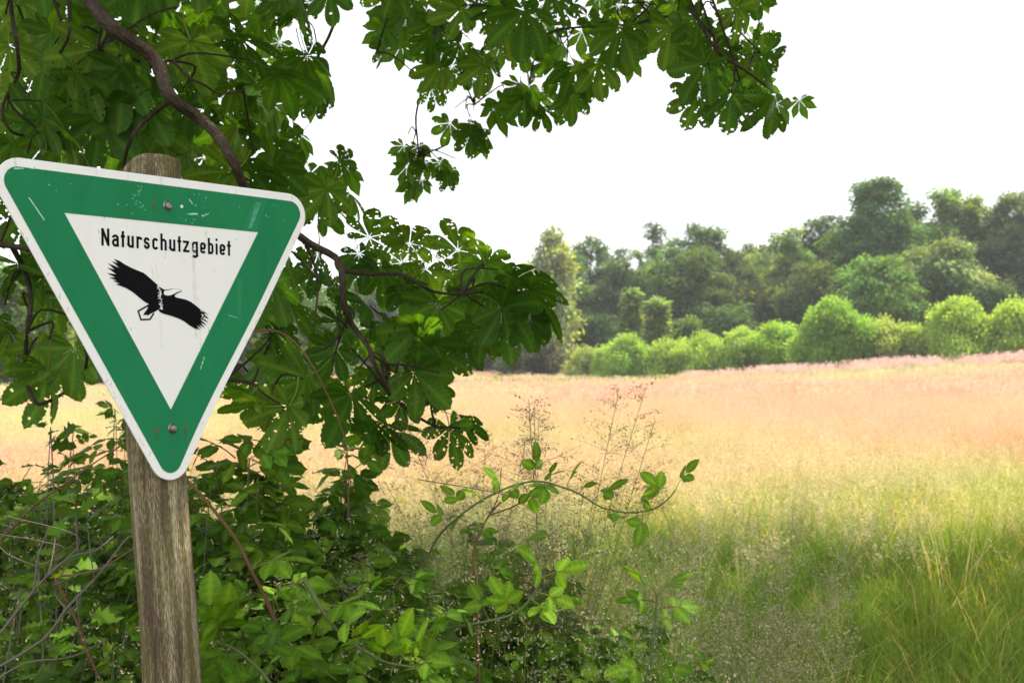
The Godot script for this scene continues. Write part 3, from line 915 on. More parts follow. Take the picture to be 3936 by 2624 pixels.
	var hubs: Array = [
		[Vector3(0.92, 2.53, -4.09), Vector3(0.5, -0.87, -0.04), 0.165, 7],
		[Vector3(0.78, 2.53, -4.09), Vector3(-0.09, -0.98, 0.19), 0.150, 7],
		[Vector3(0.89, 2.67, -4.09), Vector3(0.94, -0.34, -0.1), 0.130, 5],
		[Vector3(0.69, 2.64, -4.09), Vector3(-0.5, -0.87, -0.04), 0.165, 7],
		[Vector3(0.8, 2.84, -4.09), Vector3(0.86, -0.5, 0.11), 0.150, 7],
		[Vector3(0.67, 2.54, -4.14), Vector3(-0.34, -0.93, 0.14), 0.140, 7],
		[Vector3(0.46, 2.87, -4.28), Vector3(-0.17, -0.98, -0.01), 0.130, 7],
		[Vector3(0.41, 2.79, -4.29), Vector3(0.17, -0.98, -0.09), 0.150, 7],
		[Vector3(0.58, 2.8, -4.19), Vector3(-0.34, -0.94, 0.09), 0.160, 7],
		[Vector3(0.12, 2.63, -4.79), Vector3(0, -0.99, 0.17), 0.100, 7],
		[Vector3(0.07, 2.7, -4.69), Vector3(0.49, -0.84, 0.24), 0.120, 7],
		[Vector3(-0.16, 2.6, -4.99), Vector3(0.34, -0.94, 0.01), 0.130, 7],
		[Vector3(-0.28, 2.65, -5.19), Vector3(-0.34, -0.94, 0.01), 0.110, 7],
		[Vector3(-0.12, 2.86, -4.88), Vector3(0.49, -0.86, 0.15), 0.110, 7],
		[Vector3(-0.45, 2.4, -5.19), Vector3(-0.17, -0.97, 0.17), 0.105, 5],
		[Vector3(-0.3, 2.43, -5.19), Vector3(0.5, -0.87, 0), 0.100, 7],
		[Vector3(-0.46, 2.52, -5.29), Vector3(-0.94, -0.34, -0.06), 0.100, 7],
		[Vector3(0.23, 2.6, -4.49), Vector3(0.34, -0.94, -0.01), 0.120, 7],
		[Vector3(-0.56, 2.95, -4.98), Vector3(-0.34, -0.94, -0.01), 0.110, 7],
		[Vector3(0.24, 2.71, -4.39), Vector3(0.09, -0.99, 0.08), 0.150, 7],
		[Vector3(0.04, 2.77, -3.89), Vector3(-0.09, -1, -0.03), 0.170, 7],
		[Vector3(-0.77, 2.42, -3.49), Vector3(0.5, -0.86, -0.07), 0.170, 7],
		[Vector3(-0.95, 2.53, -3.39), Vector3(0.17, -0.96, 0.23), 0.160, 7],
		[Vector3(-1.12, 2.42, -3.29), Vector3(-0.17, -0.98, 0.11), 0.180, 7],
		[Vector3(-0.82, 2.14, -3.39), Vector3(-0.76, -0.64, -0.09), 0.150, 7],
		[Vector3(-0.87, 2.31, -3.59), Vector3(0.49, -0.86, 0.15), 0.120, 7],
		[Vector3(-1.07, 2.28, -3.49), Vector3(-0.5, -0.87, -0.04), 0.150, 7],
		[Vector3(-1.28, 2.24, -3.29), Vector3(0, -1, 0.04), 0.160, 7],
		[Vector3(-1.35, 2.28, -3.29), Vector3(0.5, -0.86, 0.09), 0.120, 7],
		[Vector3(-0.62, 2.22, -4.39), Vector3(0.17, -0.97, 0.15), 0.130, 7],
		[Vector3(-0.71, 2.15, -4.19), Vector3(0.49, -0.84, 0.23), 0.140, 7],
		[Vector3(-0.75, 2.19, -3.59), Vector3(0.17, -0.98, -0.01), 0.160, 7],
		[Vector3(-1.25, 2.41, -3.29), Vector3(0.5, -0.86, -0.09), 0.160, 7],
		[Vector3(-1.19, 2.48, -3.29), Vector3(-0.5, -0.87, -0.03), 0.160, 7],
		[Vector3(-0.74, 2.6, -4.39), Vector3(0.34, -0.94, 0.02), 0.120, 7],
		[Vector3(-0.69, 2.38, -4.59), Vector3(0.98, -0.17, -0.02), 0.110, 7],
		[Vector3(-0.08, 1.88, -3.5), Vector3(0.5, -0.87, 0.05), 0.140, 7],
		[Vector3(0.05, 1.79, -3.35), Vector3(0.91, -0.42, 0.05), 0.180, 7],
		[Vector3(-0.03, 1.74, -3.35), Vector3(0.84, -0.49, 0.23), 0.180, 7],
		[Vector3(0.01, 1.83, -3.45), Vector3(0.92, 0.33, 0.23), 0.150, 7],
		[Vector3(-0.23, 1.76, -3.5), Vector3(-0.34, -0.94, 0.05), 0.140, 7],
		[Vector3(-0.26, 1.63, -3.4), Vector3(0.87, -0.5, 0.03), 0.165, 7],
		[Vector3(-0.14, 1.68, -3.5), Vector3(0.49, -0.85, 0.21), 0.130, 7],
		[Vector3(-0.41, 1.87, -3.6), Vector3(-0.17, -0.97, 0.14), 0.130, 7],
		[Vector3(-0.17, 1.93, -3.6), Vector3(0.49, 0.85, 0.21), 0.130, 7],
		[Vector3(-0.59, 1.91, -3.5), Vector3(-0.17, -0.98, 0.05), 0.140, 7],
		[Vector3(-0.29, 1.55, -3.4), Vector3(0.76, -0.64, -0.09), 0.150, 7],
		[Vector3(-0.19, 1.38, -3.5), Vector3(0.26, -0.97, 0), 0.130, 7],
		[Vector3(-0.46, 1.49, -3.3), Vector3(-0.34, -0.94, -0.03), 0.170, 7],
		[Vector3(-0.53, 1.7, -3.5), Vector3(0.86, 0.5, 0.12), 0.110, 7],
		[Vector3(-0.39, 1.7, -3.5), Vector3(0.5, -0.86, 0.11), 0.110, 7],
		[Vector3(-0.62, 1.69, -3.6), Vector3(0.5, -0.86, -0.06), 0.100, 5],
		[Vector3(-0.46, 1.98, -3.7), Vector3(0.75, 0.63, 0.18), 0.130, 7],
		[Vector3(-0.33, 1.96, -3.7), Vector3(0.5, 0.86, 0.14), 0.130, 7],
		[Vector3(-0.27, 1.87, -3.6), Vector3(-0.17, -0.98, 0.04), 0.120, 7],
		[Vector3(-0.69, 1.81, -3.3), Vector3(-0.34, -0.94, 0.05), 0.150, 7],
		[Vector3(-0.69, 1.93, -3.4), Vector3(-0.5, -0.86, 0.06), 0.150, 7],
		[Vector3(-0.59, 1.54, -3.3), Vector3(-0.86, -0.5, 0.14), 0.150, 7],
		[Vector3(-0.7, 1.46, -3.2), Vector3(-0.86, -0.5, 0.07), 0.130, 7],
		[Vector3(-0.43, 1.41, -3.4), Vector3(0.17, -0.96, 0.21), 0.150, 7],
		[Vector3(-0.37, 1.37, -3.5), Vector3(0.5, -0.86, 0.12), 0.120, 7],
		[Vector3(-0.62, 1.46, -3.2), Vector3(-0.5, -0.87, 0.03), 0.140, 7],
		[Vector3(-0.16, 1.4, -3.6), Vector3(0.85, -0.49, 0.17), 0.110, 7],
		[Vector3(-1.12, 1.74, -3), Vector3(-0.86, -0.5, 0.1), 0.120, 5],
		[Vector3(-1.21, 1.56, -3), Vector3(-0.34, -0.94, -0.03), 0.150, 7],
		[Vector3(-1.29, 1.84, -3), Vector3(0.17, -0.98, 0.13), 0.140, 7],
		[Vector3(-1.14, 1.62, -3), Vector3(0, -0.98, 0.21), 0.130, 7],
		[Vector3(-1.36, 1.67, -3.1), Vector3(-0.5, -0.86, 0.06), 0.120, 7],
		[Vector3(-1.16, 1.89, -3), Vector3(0, -0.99, 0.1), 0.150, 7],
		[Vector3(-1.31, 1.99, -3.1), Vector3(0, -1, -0.07), 0.150, 7],
		[Vector3(-1, 2.82, -3.45), Vector3(0.65, -0.68, -0.34), 0.155, 7],
		[Vector3(-0.8, 2.17, -3.52), Vector3(0.35, -0.62, -0.71), 0.133, 7],
		[Vector3(-1.51, 2.58, -3.85), Vector3(-0.28, -0.57, -0.77), 0.131, 7],
		[Vector3(-1.48, 2.48, -3.84), Vector3(0.12, -0.52, -0.85), 0.137, 7],
		[Vector3(-1.05, 2.25, -3.69), Vector3(0.44, -0.52, -0.73), 0.153, 7],
		[Vector3(-0.95, 2.67, -3.56), Vector3(0.63, -0.66, -0.41), 0.148, 7],
		[Vector3(-0.84, 2.58, -3.56), Vector3(0.71, -0.23, -0.66), 0.166, 7],
		[Vector3(-0.86, 2.43, -3.54), Vector3(0.29, -0.89, -0.36), 0.130, 7],
		[Vector3(-1.57, 2.27, -3.61), Vector3(-0.17, -0.85, -0.5), 0.165, 7],
		[Vector3(-0.59, 2.78, -3.47), Vector3(0.47, 0.4, -0.78), 0.153, 7],
		[Vector3(-0.69, 2.43, -3.37), Vector3(0.91, -0.15, -0.39), 0.147, 7],
		[Vector3(-1.2, 2.6, -3.39), Vector3(0.53, -0.76, -0.37), 0.151, 7],
		[Vector3(-1.4, 2.54, -3.77), Vector3(0.08, -0.83, -0.55), 0.166, 7],
		[Vector3(-1.39, 2.27, -3.33), Vector3(0.33, 0.63, -0.7), 0.148, 7],
		[Vector3(-0.66, 2.55, -3.65), Vector3(0.28, -0.45, -0.85), 0.166, 7],
		[Vector3(-0.8, 2.76, -3.42), Vector3(0.69, -0.65, 0.33), 0.159, 7],
		[Vector3(-0.91, 2.69, -3.31), Vector3(0.99, -0.06, 0.11), 0.144, 7],
		[Vector3(-1.16, 2.5, -3.4), Vector3(0.85, -0.52, -0.05), 0.156, 7],
		[Vector3(-1.41, 2.59, -3.52), Vector3(0.31, -0.39, -0.87), 0.140, 7],
		[Vector3(-1.05, 2.32, -3.32), Vector3(-0.89, -0.4, -0.23), 0.179, 7],
		[Vector3(-1.06, 2.57, -3.83), Vector3(0.57, -0.73, -0.38), 0.133, 7],
		[Vector3(-1.13, 2.75, -3.47), Vector3(0.23, -0.46, -0.86), 0.175, 7],
		[Vector3(-1.38, 2.7, -3.32), Vector3(0.66, -0.22, -0.72), 0.132, 7],
		[Vector3(-0.6, 2.14, -3.72), Vector3(-0.47, -0.42, -0.78), 0.135, 7],
		[Vector3(-1.35, 2.3, -3.52), Vector3(-0.48, -0.09, -0.87), 0.169, 7],
		[Vector3(-0.79, 2.91, -3.78), Vector3(0.46, -0.83, 0.33), 0.142, 7],
		[Vector3(-1.39, 2.81, -3.61), Vector3(0.27, -0.12, -0.96), 0.150, 7],
		[Vector3(-1.07, 2.67, -3.56), Vector3(0.47, -0.82, -0.33), 0.176, 7],
		[Vector3(-1.32, 2.31, -3.8), Vector3(-0.05, -0.87, -0.49), 0.148, 7],
		[Vector3(-1.32, 2.82, -3.8), Vector3(0.39, -0.38, -0.84), 0.165, 7]]
	hubs.append_array([
		[Vector3(-1.16, 2.28, -3.6), Vector3(0.28, -0.93, -0.24), 0.156, 7],
		[Vector3(-1.46, 2.5, -3.33), Vector3(-0.02, -0.93, -0.37), 0.142, 7],
		[Vector3(-1.53, 2.49, -3.67), Vector3(-0.05, -0.69, -0.72), 0.147, 7],
		[Vector3(-0.96, 2.36, -3.85), Vector3(0.37, -0.92, -0.08), 0.153, 7],
		[Vector3(-0.84, 2.37, -3.83), Vector3(0.48, -0.59, -0.65), 0.134, 7],
		[Vector3(-0.67, 2.72, -3.57), Vector3(0.26, -0.88, -0.4), 0.156, 7],
		[Vector3(-1.65, 2.46, -3.77), Vector3(-0.04, -0.27, -0.96), 0.175, 7],
		[Vector3(-1.23, 2.93, -3.71), Vector3(-0.54, -0.59, -0.6), 0.133, 7],
		[Vector3(-1.46, 2.76, -3.76), Vector3(0.11, -0.82, -0.56), 0.158, 7],
		[Vector3(-1.2, 2.29, -3.33), Vector3(0.67, -0.74, -0.1), 0.179, 7],
		[Vector3(-1.06, 2.41, -3.72), Vector3(0.79, -0.61, 0.06), 0.170, 7],
		[Vector3(-1.07, 2.48, -3.4), Vector3(0.49, -0.82, -0.28), 0.161, 7],
		[Vector3(-1.54, 2.71, -3.6), Vector3(-0.2, -0.4, -0.9), 0.178, 7],
		[Vector3(-1.38, 2.81, -3.44), Vector3(0.55, -0.81, -0.19), 0.139, 7],
		[Vector3(-1.68, 2.97, -3.79), Vector3(-0.2, -0.48, -0.85), 0.135, 7],
		[Vector3(-1.36, 2.94, -3.84), Vector3(-0.07, -0.52, -0.85), 0.135, 7],
		[Vector3(-0.34, 2.72, -4.83), Vector3(0.67, -0.67, 0.32), 0.116, 7],
		[Vector3(0.89, 3.13, -4.39), Vector3(0.96, -0.24, -0.13), 0.133, 7],
		[Vector3(0.08, 2.81, -4.08), Vector3(0.16, -0.34, 0.93), 0.110, 7],
		[Vector3(-0.03, 2.92, -4.56), Vector3(0.13, -0.68, -0.72), 0.148, 7],
		[Vector3(-0.46, 3.08, -4.85), Vector3(0.28, -0.74, 0.61), 0.143, 7],
		[Vector3(-0.11, 2.73, -4.46), Vector3(-0.02, -0.94, -0.34), 0.130, 7],
		[Vector3(-0.19, 2.89, -4.27), Vector3(-0.73, -0.46, 0.51), 0.135, 7],
		[Vector3(0.18, 2.75, -4.52), Vector3(-0.13, -0.64, -0.76), 0.137, 7],
		[Vector3(1.09, 2.62, -4.77), Vector3(0.11, -0.5, -0.86), 0.119, 7],
		[Vector3(0.06, 3.22, -4.49), Vector3(-0.55, -0.14, -0.82), 0.138, 7],
		[Vector3(0.25, 3.16, -4.5), Vector3(0.89, -0.35, -0.3), 0.113, 7],
		[Vector3(-0.31, 3.2, -4.44), Vector3(-0.66, -0.35, -0.67), 0.112, 7],
		[Vector3(0.9, 2.76, -4.3), Vector3(0.68, -0.49, -0.54), 0.141, 7],
		[Vector3(-0.2, 2.82, -4.49), Vector3(-0.57, -0.82, -0.05), 0.114, 7],
		[Vector3(0.81, 2.58, -4.19), Vector3(0.02, -0.89, -0.45), 0.127, 7],
		[Vector3(-0.29, 2.77, -4.61), Vector3(-0.45, -0.82, -0.34), 0.137, 7],
		[Vector3(-0.47, 3.07, -4.54), Vector3(0.01, -0.95, 0.31), 0.144, 7],
		[Vector3(-0.18, 2.56, -4.96), Vector3(0.09, -0.84, 0.53), 0.114, 7],
		[Vector3(0.67, 2.81, -4.12), Vector3(-0.73, -0.61, -0.31), 0.119, 7],
		[Vector3(-0.06, 2.99, -4), Vector3(0.57, 0.08, 0.82), 0.117, 7],
		[Vector3(0.66, 3.06, -4.27), Vector3(0.2, -0.77, 0.61), 0.135, 7],
		[Vector3(0.92, 3.01, -4.44), Vector3(0.41, -0.87, -0.26), 0.121, 7],
		[Vector3(0.76, 2.77, -4.31), Vector3(0.09, -0.86, -0.51), 0.139, 7],
		[Vector3(0.39, 2.78, -4.15), Vector3(-0.15, -0.99, -0.03), 0.149, 7],
		[Vector3(0.36, 2.94, -4), Vector3(-0.67, -0.63, 0.39), 0.114, 7],
		[Vector3(0.55, 3.09, -4.28), Vector3(-0.92, -0.36, -0.15), 0.134, 7],
		[Vector3(0.16, 3.18, -4.97), Vector3(0.49, -0.55, 0.68), 0.117, 7],
		[Vector3(0.05, 2.67, -4.74), Vector3(0.08, -0.9, -0.43), 0.129, 7],
		[Vector3(-0.08, 3.03, -4.63), Vector3(-0.77, -0.47, -0.43), 0.141, 7],
		[Vector3(0.66, 3.03, -4.68), Vector3(0.93, -0.29, -0.21), 0.119, 7],
		[Vector3(-0.22, 3.03, -4.13), Vector3(-0.15, -0.88, 0.46), 0.148, 7],
		[Vector3(0.32, 2.69, -4.28), Vector3(0.09, -0.99, 0.14), 0.140, 7],
		[Vector3(-0.32, 2.85, -4.52), Vector3(-0.21, -0.94, -0.25), 0.110, 7],
		[Vector3(0.7, 2.9, -4.77), Vector3(0.36, -0.86, -0.37), 0.124, 7],
		[Vector3(-0.44, 1.75, -3.49), Vector3(-0.33, -0.5, 0.8), 0.138, 7],
		[Vector3(-0.36, 1.64, -3.53), Vector3(0.75, -0.05, -0.66), 0.113, 7],
		[Vector3(-0.53, 1.81, -3.58), Vector3(-0.64, -0.49, -0.59), 0.118, 7],
		[Vector3(-0.37, 1.91, -3.86), Vector3(-0.68, -0.24, -0.69), 0.134, 7],
		[Vector3(-0.37, 1.45, -3.84), Vector3(0, -0.87, -0.49), 0.112, 7],
		[Vector3(-0.25, 1.6, -3.66), Vector3(0.87, -0.08, -0.48), 0.125, 7],
		[Vector3(-0.45, 1.56, -3.88), Vector3(0.62, -0.33, -0.71), 0.104, 7],
		[Vector3(-0.33, 1.82, -3.61), Vector3(0.67, -0.53, -0.53), 0.136, 7],
		[Vector3(-0.09, 1.68, -3.41), Vector3(0.28, -0.68, -0.68), 0.109, 7],
		[Vector3(-0.68, 1.76, -3.52), Vector3(0.58, 0.05, -0.81), 0.130, 7],
		[Vector3(-0.51, 1.62, -3.34), Vector3(-0.33, -0.65, -0.68), 0.113, 7],
		[Vector3(-0.48, 1.92, -3.61), Vector3(0.36, -0.27, -0.89), 0.112, 7],
		[Vector3(-0.6, 1.52, -3.78), Vector3(-0.57, -0.7, -0.42), 0.119, 7],
		[Vector3(-0.27, 1.68, -3.39), Vector3(-0.57, -0.77, 0.3), 0.138, 7],
		[Vector3(-0.18, 1.82, -3.85), Vector3(0.6, -0.59, -0.55), 0.120, 7],
		[Vector3(0.05, 1.71, -3.34), Vector3(0.09, -0.95, -0.3), 0.104, 7],
		[Vector3(-0.51, 1.68, -3.79), Vector3(-0.23, -0.47, -0.85), 0.110, 7],
		[Vector3(-0.71, 1.85, -3.75), Vector3(0.3, -0.46, -0.84), 0.121, 7],
		[Vector3(-0.07, 1.8, -3.43), Vector3(0.16, -0.84, -0.51), 0.123, 7],
		[Vector3(-0.09, 1.89, -3.73), Vector3(0.75, 0.59, 0.3), 0.116, 7],
		[Vector3(-0.83, 1.48, -3.65), Vector3(0.01, -0.94, -0.34), 0.108, 7],
		[Vector3(-0.24, 1.51, -3.69), Vector3(0.07, 0.12, -0.99), 0.100, 7],
		[Vector3(-0.51, 1.49, -3.59), Vector3(-0.87, -0.23, -0.43), 0.102, 7],
		[Vector3(-0.21, 1.89, -3.82), Vector3(0.64, 0.02, -0.77), 0.117, 7],
		[Vector3(-0.7, 1.6, -3.37), Vector3(0.57, -0.58, -0.58), 0.127, 7],
		[Vector3(-0.69, 1.67, -3.35), Vector3(0.97, -0.19, -0.13), 0.106, 7],
		[Vector3(-1.22, 1.58, -3.15), Vector3(-0.02, -0.06, -1), 0.110, 7],
		[Vector3(-1.38, 1.7, -3.08), Vector3(-0.38, -0.88, -0.28), 0.112, 7],
		[Vector3(-1.36, 1.84, -3.15), Vector3(-0.33, -0.78, -0.54), 0.114, 7],
		[Vector3(-1.26, 1.63, -3.06), Vector3(0.24, -0.61, -0.76), 0.115, 7],
		[Vector3(-1.23, 1.81, -3.02), Vector3(0.18, -0.23, -0.96), 0.115, 7],
		[Vector3(-1.29, 1.76, -3.23), Vector3(-0.01, -0.96, -0.27), 0.119, 7],
		[Vector3(-1.53, 2.38, -4.33), Vector3(-0.19, -0.68, 0.71), 0.125, 7],
		[Vector3(-1.45, 2.81, -4.49), Vector3(-0.75, -0.32, 0.57), 0.133, 7],
		[Vector3(-1.6, 2.43, -5.16), Vector3(-0.63, -0.68, -0.38), 0.130, 7],
		[Vector3(-0.94, 3.06, -4.58), Vector3(0.75, -0.63, 0.19), 0.158, 7],
		[Vector3(-0.87, 3.19, -4.44), Vector3(-0.41, -0.82, 0.4), 0.168, 7],
		[Vector3(-1.19, 2.58, -4.44), Vector3(-0.12, -0.5, 0.86), 0.143, 7],
		[Vector3(-1.67, 3.11, -4.47), Vector3(-0.33, -0.74, 0.59), 0.148, 7],
		[Vector3(-1.28, 2.67, -4.53), Vector3(-0, -0.97, 0.25), 0.142, 7],
		[Vector3(-0.81, 2.27, -5.09), Vector3(0.02, -0.99, 0.15), 0.132, 7],
		[Vector3(-1.1, 2.37, -4.52), Vector3(-0.05, -0.99, 0.14), 0.144, 7],
		[Vector3(-2.14, 2.51, -4.76), Vector3(-0.76, -0.65, -0.07), 0.129, 7],
		[Vector3(-1.15, 3.21, -4.83), Vector3(-0.51, -0.85, -0.15), 0.126, 7],
		[Vector3(-1.54, 2.75, -4.33), Vector3(-0.65, -0.71, 0.26), 0.130, 7],
		[Vector3(-1.54, 2.99, -4.69), Vector3(-0.71, -0.64, 0.29), 0.133, 7],
		[Vector3(-1.47, 3.32, -4.68), Vector3(-0.22, -0.92, 0.31), 0.150, 7],
		[Vector3(-2.18, 2.97, -4.94), Vector3(-0.95, -0.23, 0.23), 0.156, 7],
		[Vector3(-2.11, 3.32, -4.68), Vector3(-0.52, -0.82, 0.23), 0.142, 7],
		[Vector3(-1.91, 2.98, -4.53), Vector3(-0.75, -0.39, 0.53), 0.159, 7]])
	hubs.append_array([
		[Vector3(-0.76, 3.21, -4.56), Vector3(-0.89, -0.25, 0.39), 0.125, 7],
		[Vector3(-1.75, 3.08, -4.94), Vector3(-0.52, -0.85, -0), 0.162, 7],
		[Vector3(-1.46, 2.65, -4.85), Vector3(-0.31, -0.69, 0.66), 0.128, 7],
		[Vector3(-0.75, 2.7, -4.21), Vector3(0.11, -0.83, 0.55), 0.165, 7],
		[Vector3(-1.65, 2.63, -4.94), Vector3(-0.66, -0.73, 0.19), 0.156, 7],
		[Vector3(-1.69, 2.89, -4.49), Vector3(-0.02, -1, -0.08), 0.134, 7],
		[Vector3(-1.48, 3.13, -4.91), Vector3(-0.66, -0.72, 0.21), 0.121, 7],
		[Vector3(-1.89, 2.84, -4.73), Vector3(-0.51, -0.86, 0.05), 0.126, 7],
		[Vector3(-1.16, 3.45, -5.04), Vector3(-0.59, -0.59, -0.55), 0.139, 7],
		[Vector3(-1.08, 2.55, -4.39), Vector3(0.09, -0.85, 0.52), 0.143, 7],
		[Vector3(-1.18, 2.77, -5.18), Vector3(-0.61, 0.06, -0.79), 0.157, 7],
		[Vector3(-0.82, 3.18, -4.7), Vector3(0.15, -0.76, 0.64), 0.132, 7],
		[Vector3(-1.81, 2.68, -4.62), Vector3(-0.58, -0.77, 0.27), 0.158, 7],
		[Vector3(-1.65, 2.56, -4.55), Vector3(-0.58, -0.63, 0.53), 0.131, 7],
		[Vector3(-0.91, 3, -4.7), Vector3(-0.53, -0.24, 0.81), 0.133, 7],
		[Vector3(-1.25, 2.46, -4.27), Vector3(0.03, -1, -0.01), 0.159, 7],
		[Vector3(-1.33, 2.67, -4.38), Vector3(-0.15, -0.45, 0.88), 0.135, 7],
		[Vector3(-0.85, 2.27, -4.25), Vector3(-0.22, -0.91, 0.34), 0.124, 7],
		[Vector3(-2.07, 3.18, -4.9), Vector3(-0.55, -0.83, -0.07), 0.147, 7],
		[Vector3(-0.88, 3.14, -5.01), Vector3(-0.53, -0.72, 0.45), 0.149, 7],
		[Vector3(-1.14, 3.12, -5.15), Vector3(-0.65, -0.75, 0.12), 0.153, 7],
		[Vector3(-1.32, 2.87, -5.16), Vector3(-0.94, -0.32, -0.1), 0.145, 7],
		[Vector3(-1.97, 3.25, -4.55), Vector3(-0.71, -0.66, 0.26), 0.143, 7],
		[Vector3(-1.29, 3.28, -4.73), Vector3(-0.7, -0.71, 0.1), 0.168, 7],
		[Vector3(-0.95, 2.49, -4.7), Vector3(0.08, -0.95, 0.29), 0.164, 7],
		[Vector3(-1.24, 3, -4.19), Vector3(-0.31, -0.86, 0.39), 0.137, 7],
		[Vector3(-1.58, 2.67, -4.53), Vector3(-0.45, -0.88, -0.14), 0.164, 7],
		[Vector3(-1.35, 2.47, -5.04), Vector3(-0.17, -0.98, -0.07), 0.134, 7],
		[Vector3(-1.37, 3.02, -5.03), Vector3(-0.99, 0.04, -0.12), 0.137, 7],
		[Vector3(-0.85, 2.66, -4.51), Vector3(-0.56, -0.8, 0.24), 0.144, 7],
		[Vector3(-0.71, 3.02, -4.45), Vector3(-0.02, -0.51, 0.86), 0.138, 7],
		[Vector3(-1.57, 3.08, -4.47), Vector3(-0.35, -0.61, 0.71), 0.129, 7],
		[Vector3(-1.32, 2.5, -4.71), Vector3(0.28, -0.8, 0.52), 0.124, 7],
		[Vector3(-1.82, 3.2, -4.42), Vector3(-0.75, -0.65, -0.12), 0.144, 7],
		[Vector3(0.39, 3.48, -5.52), Vector3(0.71, -0.37, -0.61), 0.128, 7],
		[Vector3(1.09, 2.87, -5.11), Vector3(0.92, -0.36, -0.18), 0.113, 7],
		[Vector3(0.76, 3.18, -5.69), Vector3(0.69, -0.68, -0.25), 0.137, 7],
		[Vector3(0.86, 3.52, -5.55), Vector3(0.6, -0.7, -0.39), 0.123, 7],
		[Vector3(0.33, 3.1, -5.07), Vector3(0.86, -0.33, 0.38), 0.142, 7],
		[Vector3(1.02, 3.06, -5.81), Vector3(0.8, -0.53, -0.28), 0.145, 7],
		[Vector3(1.14, 3.45, -5.35), Vector3(0.69, 0.67, -0.27), 0.111, 7],
		[Vector3(0.1, 3.41, -5.43), Vector3(0.79, -0.59, 0.16), 0.120, 7],
		[Vector3(-0.17, 3.11, -5.79), Vector3(0.2, -0.62, -0.76), 0.120, 7],
		[Vector3(0.57, 3.86, -6.14), Vector3(0.17, -0.63, -0.76), 0.114, 7],
		[Vector3(-0, 3.46, -5.86), Vector3(-0.27, 0.17, -0.95), 0.129, 7],
		[Vector3(-0.21, 3.06, -6.1), Vector3(0.32, -0.43, -0.85), 0.118, 7],
		[Vector3(-0.22, 3.42, -5.99), Vector3(0.09, -0.69, -0.72), 0.125, 7],
		[Vector3(0.03, 2.76, -5.15), Vector3(0.7, -0.67, 0.26), 0.123, 7],
		[Vector3(0.53, 3.34, -5.7), Vector3(0.61, -0.73, -0.29), 0.134, 7],
		[Vector3(-0.44, 3.66, -5.92), Vector3(0.65, 0.66, -0.38), 0.127, 7],
		[Vector3(0.81, 3.01, -5.29), Vector3(0.38, -0.81, -0.45), 0.123, 7],
		[Vector3(0.21, 3.27, -5.46), Vector3(0.94, -0.29, 0.16), 0.150, 7],
		[Vector3(-0.14, 3.66, -6.05), Vector3(0.23, -0.42, -0.88), 0.115, 7],
		[Vector3(-0.07, 2.83, -5.54), Vector3(0.5, -0.3, -0.82), 0.120, 7],
		[Vector3(-0.65, 3.3, -5.81), Vector3(-0.27, -0.71, -0.65), 0.121, 7],
		[Vector3(0.17, 3.34, -6.1), Vector3(0.75, -0.64, 0.19), 0.131, 7],
		[Vector3(0.49, 3.38, -5.38), Vector3(0.55, -0.83, -0.1), 0.143, 7],
		[Vector3(1.25, 3.47, -5.74), Vector3(0.94, -0.33, -0.03), 0.130, 7],
		[Vector3(1.09, 2.76, -5.13), Vector3(-0.25, -0.52, -0.82), 0.128, 7],
		[Vector3(0.77, 3.66, -5.81), Vector3(0.78, -0.15, -0.6), 0.143, 7],
		[Vector3(0.04, 2.97, -5.08), Vector3(0.84, -0.54, 0.02), 0.145, 7],
		[Vector3(0.76, 3.38, -5.71), Vector3(0.88, -0.36, -0.29), 0.149, 7],
		[Vector3(0.66, 3.3, -5.8), Vector3(0.39, -0.69, -0.61), 0.140, 7],
		[Vector3(-0.59, 3.3, -5.46), Vector3(-0.49, -0.77, -0.41), 0.147, 7],
		[Vector3(-0.27, 3.11, -5.31), Vector3(0.61, -0.33, -0.72), 0.148, 7],
		[Vector3(0.67, 3.36, -5.7), Vector3(0.72, -0.59, -0.38), 0.137, 7],
		[Vector3(-0.15, 2.65, -5.23), Vector3(-0.35, -0.93, -0.08), 0.111, 7],
		[Vector3(1.15, 3.56, -5.98), Vector3(0.63, -0.53, -0.57), 0.124, 7],
		[Vector3(1.08, 3.81, -6.11), Vector3(0.8, -0.44, -0.41), 0.118, 7],
		[Vector3(1.29, 3.29, -6.12), Vector3(0.84, -0.34, -0.43), 0.137, 7],
		[Vector3(0.26, 3.5, -5.67), Vector3(0.4, -0.9, -0.15), 0.133, 7],
		[Vector3(-0.35, 3.14, -5.3), Vector3(-0.21, -0.18, -0.96), 0.146, 7],
		[Vector3(-0.3, 3.05, -5.75), Vector3(-0.11, -0.74, -0.67), 0.134, 7],
		[Vector3(-0.47, 3.56, -6.04), Vector3(-0.76, -0.64, -0.1), 0.148, 7],
		[Vector3(1.02, 3.23, -5.86), Vector3(0.6, -0.62, -0.51), 0.141, 7],
		[Vector3(-0.46, 3.26, -5.37), Vector3(-0.66, -0.47, -0.58), 0.148, 7],
		[Vector3(0.75, 3.16, -5.31), Vector3(0.27, -0.61, -0.74), 0.111, 7],
		[Vector3(0.24, 3.28, -6.16), Vector3(0.35, -0.8, -0.49), 0.133, 7],
		[Vector3(0.01, 3.45, -5.25), Vector3(0.72, -0.66, 0.2), 0.113, 7],
		[Vector3(-0.89, 1.53, -3.83), Vector3(-0.11, -0.45, -0.89), 0.105, 7],
		[Vector3(-0.14, 1.84, -3.9), Vector3(-0.34, -0.93, 0.11), 0.101, 7],
		[Vector3(-0.06, 1.94, -4.08), Vector3(-0.13, -0.96, 0.24), 0.091, 7],
		[Vector3(-0.67, 1.52, -4.14), Vector3(-0.73, -0.57, -0.38), 0.091, 7],
		[Vector3(-0.37, 1.46, -4.29), Vector3(0.03, -0.61, -0.79), 0.090, 7],
		[Vector3(-0.04, 1.82, -3.87), Vector3(-0.86, -0.14, -0.5), 0.100, 7],
